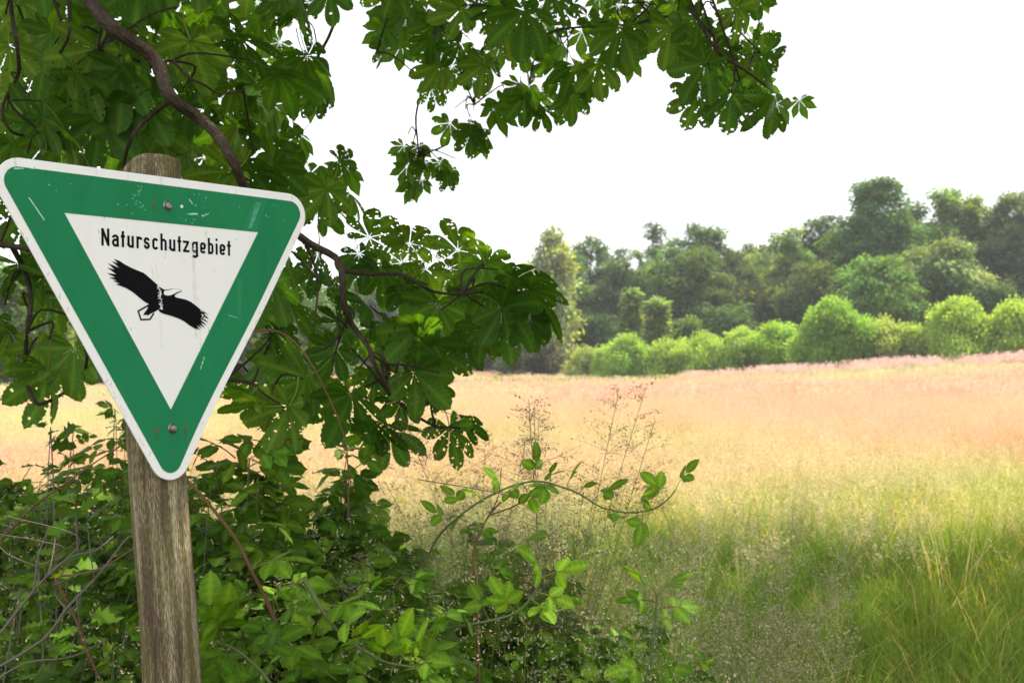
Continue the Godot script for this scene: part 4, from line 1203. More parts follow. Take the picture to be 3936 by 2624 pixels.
		[Vector3(-0.47, 1.53, -3.93), Vector3(-0.55, -0.63, -0.55), 0.105, 7],
		[Vector3(-0.53, 1.85, -3.84), Vector3(-0.34, 0.61, 0.72), 0.097, 7],
		[Vector3(-0.48, 1.34, -3.88), Vector3(-0.16, -0.68, -0.71), 0.112, 7],
		[Vector3(-0.48, 1.66, -4.09), Vector3(-0.01, -1, -0.04), 0.104, 7],
		[Vector3(-0.26, 1.51, -3.9), Vector3(0.42, -0.79, -0.45), 0.099, 7],
		[Vector3(-0.33, 1.9, -4.21), Vector3(-0.35, -0.92, 0.16), 0.112, 7],
		[Vector3(-0.85, 1.58, -4.09), Vector3(-0.37, -0.6, -0.71), 0.101, 7],
		[Vector3(-0.22, 1.71, -4.02), Vector3(0.91, -0.41, -0.07), 0.102, 7],
		[Vector3(-0.75, 1.55, -3.93), Vector3(-0.13, -0.7, -0.7), 0.120, 7],
		[Vector3(-0.77, 1.75, -3.89), Vector3(-0.37, -0.27, -0.89), 0.097, 7],
		[Vector3(-1.5, 2.88, -5.31), Vector3(-0.49, -0.82, -0.29), 0.150, 7],
		[Vector3(-1.69, 2.55, -4.96), Vector3(-0.35, -0.93, -0.12), 0.178, 7],
		[Vector3(-2.32, 2.66, -5.26), Vector3(-0.67, -0.54, -0.51), 0.158, 7],
		[Vector3(-1.76, 2.56, -4.63), Vector3(-0.56, -0.83, -0.08), 0.188, 7],
		[Vector3(-1, 2.64, -5.42), Vector3(-0.64, -0.55, -0.54), 0.158, 7],
		[Vector3(-1.7, 2.68, -5.4), Vector3(-0.4, -0.85, -0.35), 0.185, 7],
		[Vector3(-1.73, 3.21, -4.78), Vector3(-0.7, -0.71, -0.01), 0.153, 7],
		[Vector3(-0.83, 2.54, -5.77), Vector3(-0.35, -0.75, -0.56), 0.155, 7],
		[Vector3(-2.22, 3.17, -5.65), Vector3(-0.4, -0.61, -0.68), 0.148, 7],
		[Vector3(-1.63, 3.2, -5.8), Vector3(0.19, -0.92, -0.34), 0.172, 7],
		[Vector3(-2.44, 3.32, -5.87), Vector3(-0.89, -0.33, -0.3), 0.184, 7],
		[Vector3(-1.97, 3.08, -5.13), Vector3(-0.42, -0.79, -0.45), 0.144, 7],
		[Vector3(-1.19, 3.45, -5.81), Vector3(0.18, -0.64, -0.75), 0.173, 7],
		[Vector3(-2.08, 2.45, -4.82), Vector3(-0.53, -0.83, 0.15), 0.173, 7],
		[Vector3(-2.34, 2.77, -5.3), Vector3(-0.49, -0.85, -0.2), 0.166, 7],
		[Vector3(-0.95, 2.43, -4.66), Vector3(0.14, -0.94, 0.32), 0.148, 7],
		[Vector3(-1.03, 2.93, -5.82), Vector3(0.25, -0.4, -0.88), 0.144, 7],
		[Vector3(-1.53, 2.52, -5.25), Vector3(-0.33, -0.94, -0.11), 0.176, 7],
		[Vector3(-0.86, 2.38, -4.92), Vector3(0.2, -0.96, 0.18), 0.185, 7],
		[Vector3(-1.53, 3.5, -5.85), Vector3(-0.01, -0.67, -0.74), 0.153, 7],
		[Vector3(-1.89, 3.02, -5.39), Vector3(-0.63, -0.66, 0.4), 0.149, 7],
		[Vector3(-2.6, 3.58, -5.8), Vector3(-0.49, -0.71, -0.52), 0.152, 7],
		[Vector3(-2.02, 3.48, -5.1), Vector3(-0.79, -0.61, -0.1), 0.144, 7],
		[Vector3(-1.28, 2.97, -4.76), Vector3(-0.54, -0.75, 0.39), 0.188, 7],
		[Vector3(-1.81, 3.01, -6.05), Vector3(-0.2, -0.79, -0.58), 0.177, 7],
		[Vector3(-1.17, 3.18, -5.79), Vector3(-0.44, -0.23, -0.87), 0.145, 7],
		[Vector3(-2.01, 3.51, -6.08), Vector3(-0.27, -0.29, -0.92), 0.153, 7],
		[Vector3(-1.27, 2.44, -5.31), Vector3(-0.55, -0.59, -0.59), 0.188, 7],
		[Vector3(-1.67, 2.43, -4.93), Vector3(-0.62, -0.71, 0.35), 0.164, 7],
		[Vector3(-1.31, 3.42, -5.91), Vector3(-0.12, -0.61, -0.78), 0.187, 7],
		[Vector3(-1.69, 2.72, -4.61), Vector3(-0.83, -0.45, -0.33), 0.160, 7],
		[Vector3(-1.23, 3.08, -4.86), Vector3(-0.94, -0.23, -0.27), 0.165, 7],
		[Vector3(-1.42, 3.01, -5.49), Vector3(-0.68, -0.69, -0.24), 0.147, 7],
		[Vector3(-0.89, 3.15, -4.69), Vector3(-0.72, -0.47, 0.51), 0.176, 7],
		[Vector3(-1.27, 2.56, -4.63), Vector3(-0.27, -0.89, 0.37), 0.183, 7]])
	hubs.append_array([
		[Vector3(-1.31, 3.54, -5.63), Vector3(-0.61, -0.44, -0.66), 0.189, 7],
		[Vector3(-1.34, 3.05, -4.84), Vector3(0.04, -0.46, 0.89), 0.168, 7],
		[Vector3(-1.61, 3.15, -5.13), Vector3(-0.78, -0.53, 0.32), 0.142, 7],
		[Vector3(-1.29, 3.28, -4.75), Vector3(-0.67, -0.52, 0.53), 0.179, 7],
		[Vector3(-2.31, 2.62, -5.37), Vector3(-0.61, -0.76, -0.21), 0.152, 7],
		[Vector3(-1.61, 3.03, -6.04), Vector3(-0.14, -0.95, -0.28), 0.188, 7],
		[Vector3(-1.68, 3.13, -5.52), Vector3(-0.53, -0.58, -0.62), 0.146, 7],
		[Vector3(-1.2, 3.12, -6.12), Vector3(-0.3, -0.78, -0.55), 0.148, 7],
		[Vector3(-1.9, 2.75, -5.3), Vector3(-0.7, -0.68, -0.22), 0.172, 7],
		[Vector3(-1.88, 2.46, -4.65), Vector3(-0.3, -0.95, 0.01), 0.189, 7],
		[Vector3(-2.24, 2.6, -5.8), Vector3(-0.42, -0.54, -0.73), 0.171, 7],
		[Vector3(-1.92, 3.05, -5.84), Vector3(-0.37, -0.73, -0.57), 0.167, 7],
		[Vector3(-1.92, 2.84, -4.62), Vector3(-0.61, -0.26, 0.75), 0.166, 7],
		[Vector3(-1.03, 2.68, -4.95), Vector3(-0.29, -0.86, 0.42), 0.158, 7],
		[Vector3(-2.28, 3.46, -5.49), Vector3(-0.81, -0.38, -0.46), 0.167, 7],
		[Vector3(-2.45, 3.42, -6.17), Vector3(-0.86, -0.12, 0.49), 0.158, 7],
		[Vector3(-1.37, 3.13, -4.62), Vector3(-0.74, -0.55, -0.4), 0.171, 7],
		[Vector3(-1.23, 2.58, -5.14), Vector3(-0.87, -0.47, 0.15), 0.176, 7],
		[Vector3(-1.56, 2.52, -5.8), Vector3(-0.24, -0.97, 0.02), 0.181, 7],
		[Vector3(-1.72, 3.22, -4.59), Vector3(-0.45, -0.38, 0.81), 0.157, 7],
		[Vector3(-2.13, 3.76, -5.91), Vector3(-0.81, -0.35, -0.48), 0.166, 7],
		[Vector3(-1.05, 3.33, -5.51), Vector3(0.15, -0.68, -0.72), 0.180, 7],
		[Vector3(-1.53, 3.79, -6), Vector3(-0.51, -0.18, -0.84), 0.164, 7],
		[Vector3(-2.01, 2.86, -5.26), Vector3(-0.84, -0.5, -0.21), 0.176, 7],
		[Vector3(-1.11, 2.9, -5.11), Vector3(-0.45, -0.72, -0.53), 0.150, 7],
		[Vector3(-0.58, 3.08, -5.19), Vector3(-0.17, -0.96, -0.24), 0.128, 7],
		[Vector3(1.11, 3.02, -5.84), Vector3(0.41, -0.88, -0.24), 0.123, 7],
		[Vector3(-0.06, 3.19, -5.89), Vector3(0.25, -0.8, -0.54), 0.133, 7],
		[Vector3(1.03, 3.33, -5.35), Vector3(0.33, -0.18, -0.93), 0.119, 7],
		[Vector3(0.68, 3.66, -5.61), Vector3(0.59, -0.53, -0.61), 0.119, 7],
		[Vector3(-0.41, 3.26, -5.53), Vector3(-0.55, 0.21, -0.81), 0.147, 7],
		[Vector3(-0.18, 3.03, -5.45), Vector3(0.26, -0.74, -0.62), 0.113, 7],
		[Vector3(1.45, 2.98, -6.3), Vector3(0.66, -0.68, 0.32), 0.160, 7],
		[Vector3(1.19, 3.61, -5.57), Vector3(0.85, -0.41, -0.33), 0.131, 7],
		[Vector3(0.91, 3.56, -5.42), Vector3(0.63, -0.76, 0.17), 0.122, 7],
		[Vector3(1.42, 3.64, -6.55), Vector3(0.49, -0.61, -0.63), 0.113, 7],
		[Vector3(-0.09, 2.72, -5.21), Vector3(0.91, -0.37, 0.18), 0.156, 7],
		[Vector3(1.3, 3.23, -6.35), Vector3(0.42, -0.86, -0.29), 0.150, 7],
		[Vector3(1.41, 3.15, -6.54), Vector3(0.36, -0.78, -0.51), 0.139, 7],
		[Vector3(1, 3.43, -6.56), Vector3(0.37, -0.57, -0.73), 0.111, 7],
		[Vector3(1.03, 3.59, -6.12), Vector3(0.4, -0.61, -0.69), 0.119, 7],
		[Vector3(0.04, 2.96, -5.76), Vector3(0.51, -0.19, -0.84), 0.143, 7],
		[Vector3(0.81, 3.76, -6.15), Vector3(0.62, -0.38, -0.69), 0.124, 7],
		[Vector3(0.24, 3.15, -5.71), Vector3(0.52, -0.81, -0.28), 0.123, 7],
		[Vector3(-0.41, 3.15, -6.24), Vector3(0.15, -0.98, -0.14), 0.120, 7],
		[Vector3(0.69, 3.71, -6.08), Vector3(0.48, -0.18, -0.86), 0.125, 7],
		[Vector3(0.28, 3.63, -5.76), Vector3(0.73, -0.58, 0.37), 0.153, 7],
		[Vector3(-0.54, 3.22, -5.38), Vector3(-0.62, -0.74, -0.26), 0.154, 7],
		[Vector3(0.18, 3.34, -6.36), Vector3(0.34, -0.8, -0.5), 0.138, 7],
		[Vector3(-0.61, 3.55, -5.42), Vector3(-0.45, -0.36, -0.81), 0.144, 7],
		[Vector3(0.67, 3.3, -5.62), Vector3(0.61, -0.49, -0.62), 0.114, 7],
		[Vector3(1.04, 3.44, -6.34), Vector3(0.32, -0.85, -0.41), 0.156, 7],
		[Vector3(1.62, 3.04, -6.47), Vector3(0.34, -0.77, -0.54), 0.116, 7],
		[Vector3(-0.58, 3.4, -6.19), Vector3(0.28, -0.82, -0.5), 0.150, 7],
		[Vector3(1.28, 3.73, -6.13), Vector3(0.93, -0.35, -0.06), 0.138, 7],
		[Vector3(-0.4, 3.35, -6.26), Vector3(0.05, -0.19, -0.98), 0.118, 7],
		[Vector3(1.18, 3, -6.39), Vector3(0.82, -0.5, -0.27), 0.119, 7],
		[Vector3(-0.23, 3.42, -5.47), Vector3(0.44, -0.8, -0.4), 0.131, 7],
		[Vector3(0.51, 3.54, -5.28), Vector3(0.52, -0.81, 0.28), 0.138, 7],
		[Vector3(-0.3, 3.43, -5.7), Vector3(-0.05, -0.34, -0.94), 0.140, 7],
		[Vector3(-0.03, 3.4, -5.68), Vector3(-0.77, -0.63, 0.05), 0.131, 7],
		[Vector3(-0.51, 3.03, -5.29), Vector3(-0.78, -0.63, 0.01), 0.133, 7],
		[Vector3(0.4, 3.22, -6.38), Vector3(0.45, -0.66, -0.6), 0.111, 7],
		[Vector3(0.64, 3.22, -6.24), Vector3(0.34, -0.53, -0.78), 0.134, 7],
		[Vector3(0.14, 2.9, -5.64), Vector3(0.37, -0.93, 0.04), 0.115, 7],
		[Vector3(0.34, 3.05, -6.33), Vector3(0.57, -0.81, 0.13), 0.129, 7],
		[Vector3(-0.37, 3.79, -6.4), Vector3(0.63, -0.69, -0.36), 0.160, 7],
		[Vector3(0.34, 3.17, -5.56), Vector3(0.68, -0.71, -0.2), 0.138, 7],
		[Vector3(0.47, 3.83, -6.52), Vector3(-0.22, -0.89, -0.41), 0.154, 7],
		[Vector3(-0.51, 3.63, -5.66), Vector3(0.36, -0.92, -0.18), 0.134, 7],
		[Vector3(0.47, 3.54, -6.21), Vector3(0.61, 0.05, -0.79), 0.122, 7],
		[Vector3(-0.18, 2.81, -6.43), Vector3(0.74, -0.38, -0.55), 0.119, 7],
		[Vector3(0.25, 2.85, -5.67), Vector3(0.39, -0.88, -0.26), 0.113, 7],
		[Vector3(-0.51, 3.35, -6.22), Vector3(-0.22, -0.52, -0.82), 0.156, 7],
		[Vector3(-0.03, 3.39, -6.18), Vector3(-0.38, -0.81, -0.46), 0.145, 7],
		[Vector3(-0.41, 2.4, -5.23), Vector3(-0.28, -0.75, -0.6), 0.082, 7],
		[Vector3(-0.44, 2.5, -5.26), Vector3(0.03, -0.98, -0.18), 0.088, 7],
		[Vector3(-0.47, 2.4, -5.35), Vector3(-0.08, -0.71, -0.7), 0.100, 7],
		[Vector3(-0.47, 2.44, -5.12), Vector3(-0.3, -0.92, 0.27), 0.090, 7],
		[Vector3(-0.4, 2.49, -5.31), Vector3(0.23, -0.8, -0.56), 0.084, 7],
		[Vector3(-0.43, 2.56, -5.27), Vector3(0.1, -0.96, -0.24), 0.083, 7],
		[Vector3(-0.33, 2.48, -5.24), Vector3(0.5, -0.69, -0.52), 0.090, 7],
		[Vector3(-0.49, 2.55, -5.21), Vector3(-0.33, -0.87, -0.38), 0.088, 7],
		[Vector3(-0.28, 2.47, -5.38), Vector3(-0.04, -0.71, -0.7), 0.087, 7]])
	var twig := Shape.new()
	var light_from := Vector3(0.3, 0.52, -0.8)
	var extra := []
	var extra_tint := []
	for i in hubs.size():
		var h: Array = hubs[i]
		var hub: Vector3 = h[0] + off
		var along: Vector3 = h[1]
		var big: float = h[2]
		var up := (light_from + Vector3(rng.randfn(), rng.randfn() * 0.7, rng.randfn()) * 0.34).normalized()
		along = (along - up * along.dot(up)).normalized()
		var basis := Basis(along, up, along.cross(up)) * big
		var xf := Transform3D(basis, hub)
		if i < 290:
			var m: ArrayMesh = fives[i % 2] if h[3] == 5 else sevens[rng.randi() % 7]
			part("leaf", m, tones[rng.randi() % 5], t, xf)
		else:
			extra.append(xf)
			extra_tint.append(Color.WHITE * rng.randf_range(0.85, 1.3))
		# a twig from the foot of the leaf stalk to the nearest branch
		var start := xf * Vector3(-0.6, 0.12, 0)
		var best := INF
		var goal := start
		for q in nodes:
			var dist: float = start.distance_squared_to(q)
			if dist < best:
				best = dist
				goal = q
		if best < 0.10 and best > 0.0004:
			var mid := start.lerp(goal, 0.5) + Vector3(rng.randfn(), 1.2, rng.randfn()) * 0.03
			limb(twig, [start, mid, goal], 0.0025, 0.004, 5, Color.WHITE)
	part("twigs", twig.mesh(), bark, t).set_meta("kind", "stuff")
	# the rest of the crown overhead, out of view, placed to shade the near grass and the sign
	var light := chestnut_leaf(7, 6, 1, 0.0, 0.3)
	for i in 23000:
		var q := Vector3(rng.randf_range(-8.0, 12.6), rng.randf_range(2.6, 12.5), rng.randf_range(-11.3, 0.8))
		var e := (q - Vector3(2.3, 7.5, -5.3)) / Vector3(10.5, 5.2, 6.0)
		if e.length() > 1.0 or e.length() < 0.35:
			continue
		var d := maxf(-q.z, 0.0)
		if q.y < 2.35 + 0.36 * d and absf(q.x) < 0.52 * d + 0.7:
			continue
		if q.z > -1.2 and q.x > -1.5:
			continue
		var up := (Vector3(0.2, 0.85, -0.2) + Vector3(rng.randfn(), rng.randfn(), rng.randfn()) * 0.35).normalized()
		var along := up.cross(Vector3(rng.randfn(), rng.randfn(), rng.randfn())).normalized()
		var s := rng.randf_range(0.16, 0.24)
		extra.append(Transform3D(Basis(along, up, along.cross(up)) * s, q + off))
		extra_tint.append(Color.WHITE * rng.randf_range(0.85, 1.2))
	scatter("foliage", light, tones[2], extra, extra_tint, t)


# ------------------------------------------------------------------ post and sign

func build_post() -> void:
	var foot: Vector3 = Vector3(-0.604, 0, -2.141)
	var top: Vector3 = Vector3(-0.687, 1.984, -2.185)
	var t := thing("sign_post", "weathered round wooden post carrying the triangular sign", "post", foot)
	var up := (top - foot).normalized()
	var side := up.cross(Vector3(0, 0, -1)).normalized()
	var front := side.cross(up)
	var tall := foot.distance_to(top)
	var sh := Shape.new()
	var rings := 110
	var sides := 72
	var n := FastNoiseLite.new()
	n.seed = 77
	n.frequency = 1.0
	n.fractal_octaves = 3
	for i in rings + 1:
		var s := float(i) / rings
		var y := tall * s - 0.4 * (1.0 - s)
		var bow := side * (0.006 * sin(s * 9.0) + 0.004 * sin(s * 17.0 + 1.0)) * smoothstep(1.0, 0.75, s)
		for k in sides + 1:
			var a := TAU * k / sides
			var r := 0.0522
			r *= 1.0 + 0.035 * n.get_noise_3d(cos(a) * 0.9, sin(a) * 0.9, y * 3.0)
			r += 0.0009 * n.get_noise_3d(cos(a) * 9.0, sin(a) * 9.0, y * 1.5)
			r += 0.0008 * smoothstep(1.35, 1.0, y)
			var crack := absf(angle_difference(a, 4.95 + 0.10 * sin(y * 3.0)))
			r -= 0.006 * smoothstep(0.06, 0.0, crack) * smoothstep(0.8, 1.1, y)
			sh.point(up * y + bow + (side * cos(a) + front * sin(a)) * r, Color.WHITE, Vector2(float(k) / sides, y / tall))
	var w := sides + 1
	for i in rings:
		for k in sides:
			var a := i * w + k
			sh.quad(a, a + w, a + w + 1, a + 1)
	# rounded, sawn top, lower on its left
	var last := rings * w
	for step in 6:
		var f := (step + 1) / 6.0
		var rad := pow(maxf(cos(f * PI * 0.5), 0.0), 0.4)
		var lift := sin(f * PI * 0.5) * 0.014
		for k in w:
			var p := sh.v[last - step * w + k] if step == 0 else sh.v[last + (step - 1) * w + k]
			var rim := sh.v[rings * w + k]
			var q := up * tall + (rim - up * rim.dot(up)) * rad + up * lift
			sh.point(q, Color.WHITE, Vector2(float(k) / sides, 1.0 - f * 0.02))
		var b := rings * w + step * w
		for k in sides:
			sh.quad(b + k, b + w + k, b + w + k + 1, b + k + 1)
	for i in range(rings * w, sh.v.size()):
		var across := (sh.v[i]).dot(side)
		sh.v[i] -= up * 0.018 * smoothstep(0.0, 0.055, across) + up * 0.020
	for i in range((rings - 6) * w, rings * w):
		var across := (sh.v[i]).dot(side)
		var row := float(i / w - (rings - 6)) / 6.0
		sh.v[i] -= (up * 0.018 * smoothstep(0.0, 0.055, across) + up * 0.020) * row
	var m := plain_material("weathered post wood", Color.WHITE, 0.85, 0.25)
	var iw := 512
	var ih := 1024
	var im := Image.create(iw, ih, false, Image.FORMAT_RGB8)
	var hi := Image.create(iw, ih, false, Image.FORMAT_RGB8)
	var patch := FastNoiseLite.new()
	patch.seed = 3
	patch.frequency = 1.0
	patch.fractal_octaves = 4
	var grain := FastNoiseLite.new()
	grain.seed = 9
	grain.frequency = 1.0
	grain.fractal_octaves = 3
	var mauve := Color(0.078, 0.050, 0.043)
	var olive := Color(0.118, 0.106, 0.042)
	var pale := Color(0.50, 0.43, 0.30)
	for y in ih:
		var yy := float(y) / ih
		for x in iw:
			var a := TAU * x / iw
			var ca := cos(a)
			var sa := sin(a)
			var g := grain.get_noise_3d(ca * 14.0, sa * 14.0, yy * 9.0) * 0.5 + 0.5
			var fine := grain.get_noise_3d(ca * 52.0, sa * 52.0, yy * 110.0) * 0.5 + 0.5
			var slant := grain.get_noise_3d(ca * 20.0 + yy * 30.0, sa * 20.0 - yy * 30.0, yy * 6.0 + 40.0) * 0.5 + 0.5
			var p := patch.get_noise_3d(ca * 1.6, sa * 1.6, yy * 7.0) * 0.9 + 0.5
			var q := patch.get_noise_3d(ca * 2.2 + 30.0, sa * 2.2, yy * 4.0) * 0.9 + 0.5
			var c := mauve.lerp(olive, clampf(p * 1.3 + 0.02, 0, 1))
			c = c.lerp(pale, clampf((fine * 1.35 + g * 0.2 + slant * 0.45 + q * 0.6 - 1.22) * 1.6, 0.0, 0.85))
			c = c.lerp(Color(0.05, 0.036, 0.03), clampf((0.33 - g) * 3.0, 0.0, 0.6))
			im.set_pixel(x, y, c.linear_to_srgb())
			var hh := clampf(g * 0.6 + fine * 0.4, 0, 1)
			hi.set_pixel(x, y, Color(hh, hh, hh))
	m.albedo_texture = ImageTexture.create_from_image(im)
	m.heightmap_enabled = true
	m.heightmap_texture = ImageTexture.create_from_image(hi)
	m.heightmap_scale = 0.6
	part("wooden_post", sh.mesh(), m, t)


func round_triangle(side: float, radius: float, bend: float) -> PackedVector2Array:
	var h := side * sqrt(3.0) / 2.0
	var corners := [Vector2(-side / 2, h / 3), Vector2(side / 2, h / 3), Vector2(0, -2 * h / 3)]
	var out := PackedVector2Array()
	var turns := [deg_to_rad(210.0), deg_to_rad(90.0), deg_to_rad(-30.0)]
	var steps := 12
	for k in 3:
		var corner: Vector2 = corners[k]
		var centre := corner - corner.normalized() * radius * 2.0
		for i in steps + 1:
			var a: float = turns[k] - deg_to_rad(120.0) * i / steps
			out.append(centre + Vector2(cos(a), sin(a)) * radius)
		var nxt: Vector2 = corners[(k + 1) % 3]
		var from: Vector2 = out[out.size() - 1]
		var to := nxt - nxt.normalized() * radius * 2.0
		var a0: float = turns[(k + 1) % 3]
		to += Vector2(cos(a0), sin(a0)) * radius
		for i in range(1, 12):
			out.append(from.lerp(to, i / 12.0))
	# the right edge is knocked in a little near the foot
	for i in out.size():
		var p := out[i]
		if p.x > 0.0 and p.y < 0.05:
			out[i].x -= bend * smoothstep(-0.02, -0.235, p.y) * smoothstep(-0.42, -0.25, p.y)
	return out


func sheet(outline: PackedVector2Array, z: float, scale := 1.0) -> ArrayMesh:
	var sh := Shape.new()
	var tris := Geometry2D.triangulate_polygon(outline)
	for p in outline:
		sh.point(Vector3(p.x, p.y, z), Color.WHITE, Vector2(p.x / 0.8 + 0.5, 0.5 - p.y / 0.8))
	for i in range(0, tris.size(), 3):
		var a := tris[i]
		var b := tris[i + 1]
		var c := tris[i + 2]
		if (outline[b] - outline[a]).cross(outline[c] - outline[a]) > 0:
			sh.tri(a, c, b)
		else:
			sh.tri(a, b, c)
	return sh.mesh()


func stroke(sh: Shape, line: PackedVector2Array, width: float, z: float) -> void:
	var n := line.size()
	var last := -1
	for i in n:
		var before := (line[i] - line[i - 1]).normalized() if i > 0 else (line[1] - line[0]).normalized()
		var after := (line[i + 1] - line[i]).normalized() if i < n - 1 else before
		var mid := (before + after).normalized()
		var miter := minf(1.0 / maxf(mid.dot(before), 0.5), 1.6)
		var q := Vector2(-mid.y, mid.x) * width * 0.5 * miter
		var a := sh.point(Vector3(line[i].x + q.x, line[i].y + q.y, z))
		sh.point(Vector3(line[i].x - q.x, line[i].y - q.y, z))
		if last >= 0:
			sh.quad(last, a, a + 1, last + 1)
		last = a


func disc(sh: Shape, at: Vector3, radius: float, sides: int, col: Color, wobble := 0.0) -> void:
	var mid := sh.point(at, col)
	var first := sh.v.size()
	for k in sides:
		var a := -TAU * k / sides
		var r := radius * (1.0 + rng.randf_range(-wobble, wobble))
		sh.point(at + Vector3(cos(a), sin(a), 0) * r, col)
	for k in sides:
		sh.tri(mid, first + k, first + (k + 1) % sides)


func wear(im: Image, from: Vector2, to: Vector2, width: float, col: Color, strength: float, broken: float) -> void:
	var size := im.get_width()
	var a := Vector2(from.x / 0.8 + 0.5, 0.5 - from.y / 0.8) * size
	var b := Vector2(to.x / 0.8 + 0.5, 0.5 - to.y / 0.8) * size
	var w := width / 0.8 * size
	var steps := int(a.distance_to(b) * 1.2) + 1
	for i in steps + 1:
		if rng.randf() < broken:
			continue
		var p := a.lerp(b, float(i) / steps)
		var r := w * 0.5
		for dy in range(-int(ceil(r)), int(ceil(r)) + 1):
			for dx in range(-int(ceil(r)), int(ceil(r)) + 1):
				var x := int(p.x) + dx
				var y := int(p.y) + dy
				if x < 0 or y < 0 or x >= size or y >= size or Vector2(dx, dy).length() > r + 0.3:
					continue
				im.set_pixel(x, y, im.get_pixel(x, y).lerp(col, strength))


func build_sign() -> void:
	var t := thing("nature_reserve_sign", "white and green triangular nature reserve sign with a black eagle", "sign", Vector3(-0.6378, 1.7308, -2.1374))
	t.basis = Basis(Vector3(0.67803, -0.00566, -0.73501), Vector3(-0.02967, 0.99894, -0.03507), Vector3(0.73443, 0.04559, 0.67715))
	# white plate with a rounded edge
	var outline := round_triangle(0.699, 0.043, 0.007)
	var sh := Shape.new()
	var layers := [[0.9965, 0.0], [1.0, -0.0007], [1.0, -0.0023], [0.9965, -0.003]]
	var n := outline.size()
	for l in layers:
		for p in outline:
			var q: Vector2 = p * l[0]
			sh.point(Vector3(q.x, q.y, l[1]), Color.WHITE, Vector2(q.x / 0.8 + 0.5, 0.5 - q.y / 0.8))
	for k in 3:
		for i in n:
			var j := (i + 1) % n
			sh.quad(k * n + i, k * n + j, (k + 1) * n + j, (k + 1) * n + i)
	var size := 1024
	var im := Image.create(size, size, false, Image.FORMAT_RGB8)
	var smear := FastNoiseLite.new()
	smear.seed = 21
	smear.frequency = 0.01
	smear.fractal_octaves = 4
	for y in size:
		for x in size:
			var g := 0.86 + 0.02 * smear.get_noise_2d(x, y * 0.3) - 0.02 * maxf(smear.get_noise_2d(x * 3.0 + 500.0, y * 0.25), 0.0)
			im.set_pixel(x, y, Color(g * 0.985, g * 0.993, g).linear_to_srgb())
	var grime := Color(0.52, 0.50, 0.43).linear_to_srgb()
	for i in 60:
		var p := Vector2(rng.randf_range(-0.3, 0.3), rng.randf_range(-0.3, 0.2))
		wear(im, p, p + Vector2(rng.randf_range(-0.003, 0.003), rng.randf_range(-0.008, 0.0)), 0.0012, grime, 0.6, 0.3)
	for s in [[0.052, 0.075, -0.10, 0.006], [0.055, 0.06, -0.06, 0.003], [-0.026, 0.036, 0.01, 0.004], [-0.034, 0.03, 0.005, 0.004], [-0.02, -0.02, -0.12, 0.004], [0.062, -0.02, -0.13, 0.004]]:
		wear(im, Vector2(s[0], s[1]), Vector2(s[0] + 0.004, s[2]), s[3], Color(0.66, 0.63, 0.55).linear_to_srgb(), 0.10, 0.55)
	for i in 12:
		var p := Vector2(rng.randf_range(-0.33, 0.33), 0.2)
		wear(im, p, p - Vector2(rng.randf_range(-0.002, 0.002), rng.randf_range(0.01, 0.03)), rng.randf_range(0.001, 0.004), Color(0.45, 0.46, 0.36).linear_to_srgb(), 0.08, 0.3)
	for i in 40:
		var e := rng.randf()
		var p := Vector2(lerpf(-0.33, -0.02, e), lerpf(0.17, -0.355, e)) if i % 2 else Vector2(lerpf(0.33, 0.02, e), lerpf(0.17, -0.355, e))
		wear(im, p, p + Vector2(rng.randf_range(-0.006, 0.006), rng.randf_range(-0.01, 0.01)), 0.002, Color(0.5, 0.5, 0.44).linear_to_srgb(), 0.22, 0.4)
	var white := plain_material("white sign sheeting", Color.WHITE, 0.45, 0.3)
	white.albedo_texture = ImageTexture.create_from_image(im)
	part("plate", sh.mesh(), white, t)
	# front and back of the plate
	var face := PackedVector2Array()
	for p in outline:
		face.append(p * 0.9965)
	var front := part("white_face", sheet(face, 0.0), white, t)
	front.set_meta("label", "white reflective face of the sign")
	var back := sheet(face, -0.003)
	part("back_face", back, plain_material("bare aluminium back", Color(0.45, 0.45, 0.46), 0.5), t)
	# green band with a triangular opening
	var outer := round_triangle(0.645, 0.025, 0.007)
	var inner_h := 0.4 * sqrt(3.0) / 2.0
	var inner := [Vector2(-0.2, inner_h / 3), Vector2(0.2, inner_h / 3), Vector2(0, -2 * inner_h / 3)]
	var gs := Shape.new()
	var seg := outer.size() / 3
	for p in outer:
		gs.point(Vector3(p.x, p.y, 0.0006), Color.WHITE, Vector2(p.x / 0.8 + 0.5, 0.5 - p.y / 0.8))
	var base := outer.size()
	for p in inner:
		gs.point(Vector3(p.x, p.y, 0.0006), Color.WHITE, Vector2(p.x / 0.8 + 0.5, 0.5 - p.y / 0.8))
	for i in outer.size():
		var j := (i + 1) % outer.size()
		var corner := -1
		# arcs belong to their corner, straight runs change corner half way
		var k := i / seg
		var r := i % seg
		if r < 12:
			gs.tri(i, j, base + k)
		elif r < 18:
			gs.tri(i, j, base + k)
			if r == 17:
				gs.tri(j, base + (k + 1) % 3, base + k)
		else:
			gs.tri(i, j, base + (k + 1) % 3)
	var gi := Image.create(size, size, false, Image.FORMAT_RGB8)
	for y in size:
		for x in size:
			var g := 1.0 + 0.10 * smear.get_noise_2d(x + 900.0, y * 0.35) - 0.05 * maxf(smear.get_noise_2d(x * 4.0, y * 0.3 + 300.0), 0.0)
			gi.set_pixel(x, y, Color(0.016 * g, 0.205 * g, 0.082 * g).linear_to_srgb())
	var chip := Color(0.55, 0.72, 0.63).linear_to_srgb()
	var pale_blue := Color(0.22, 0.50, 0.50).linear_to_srgb()
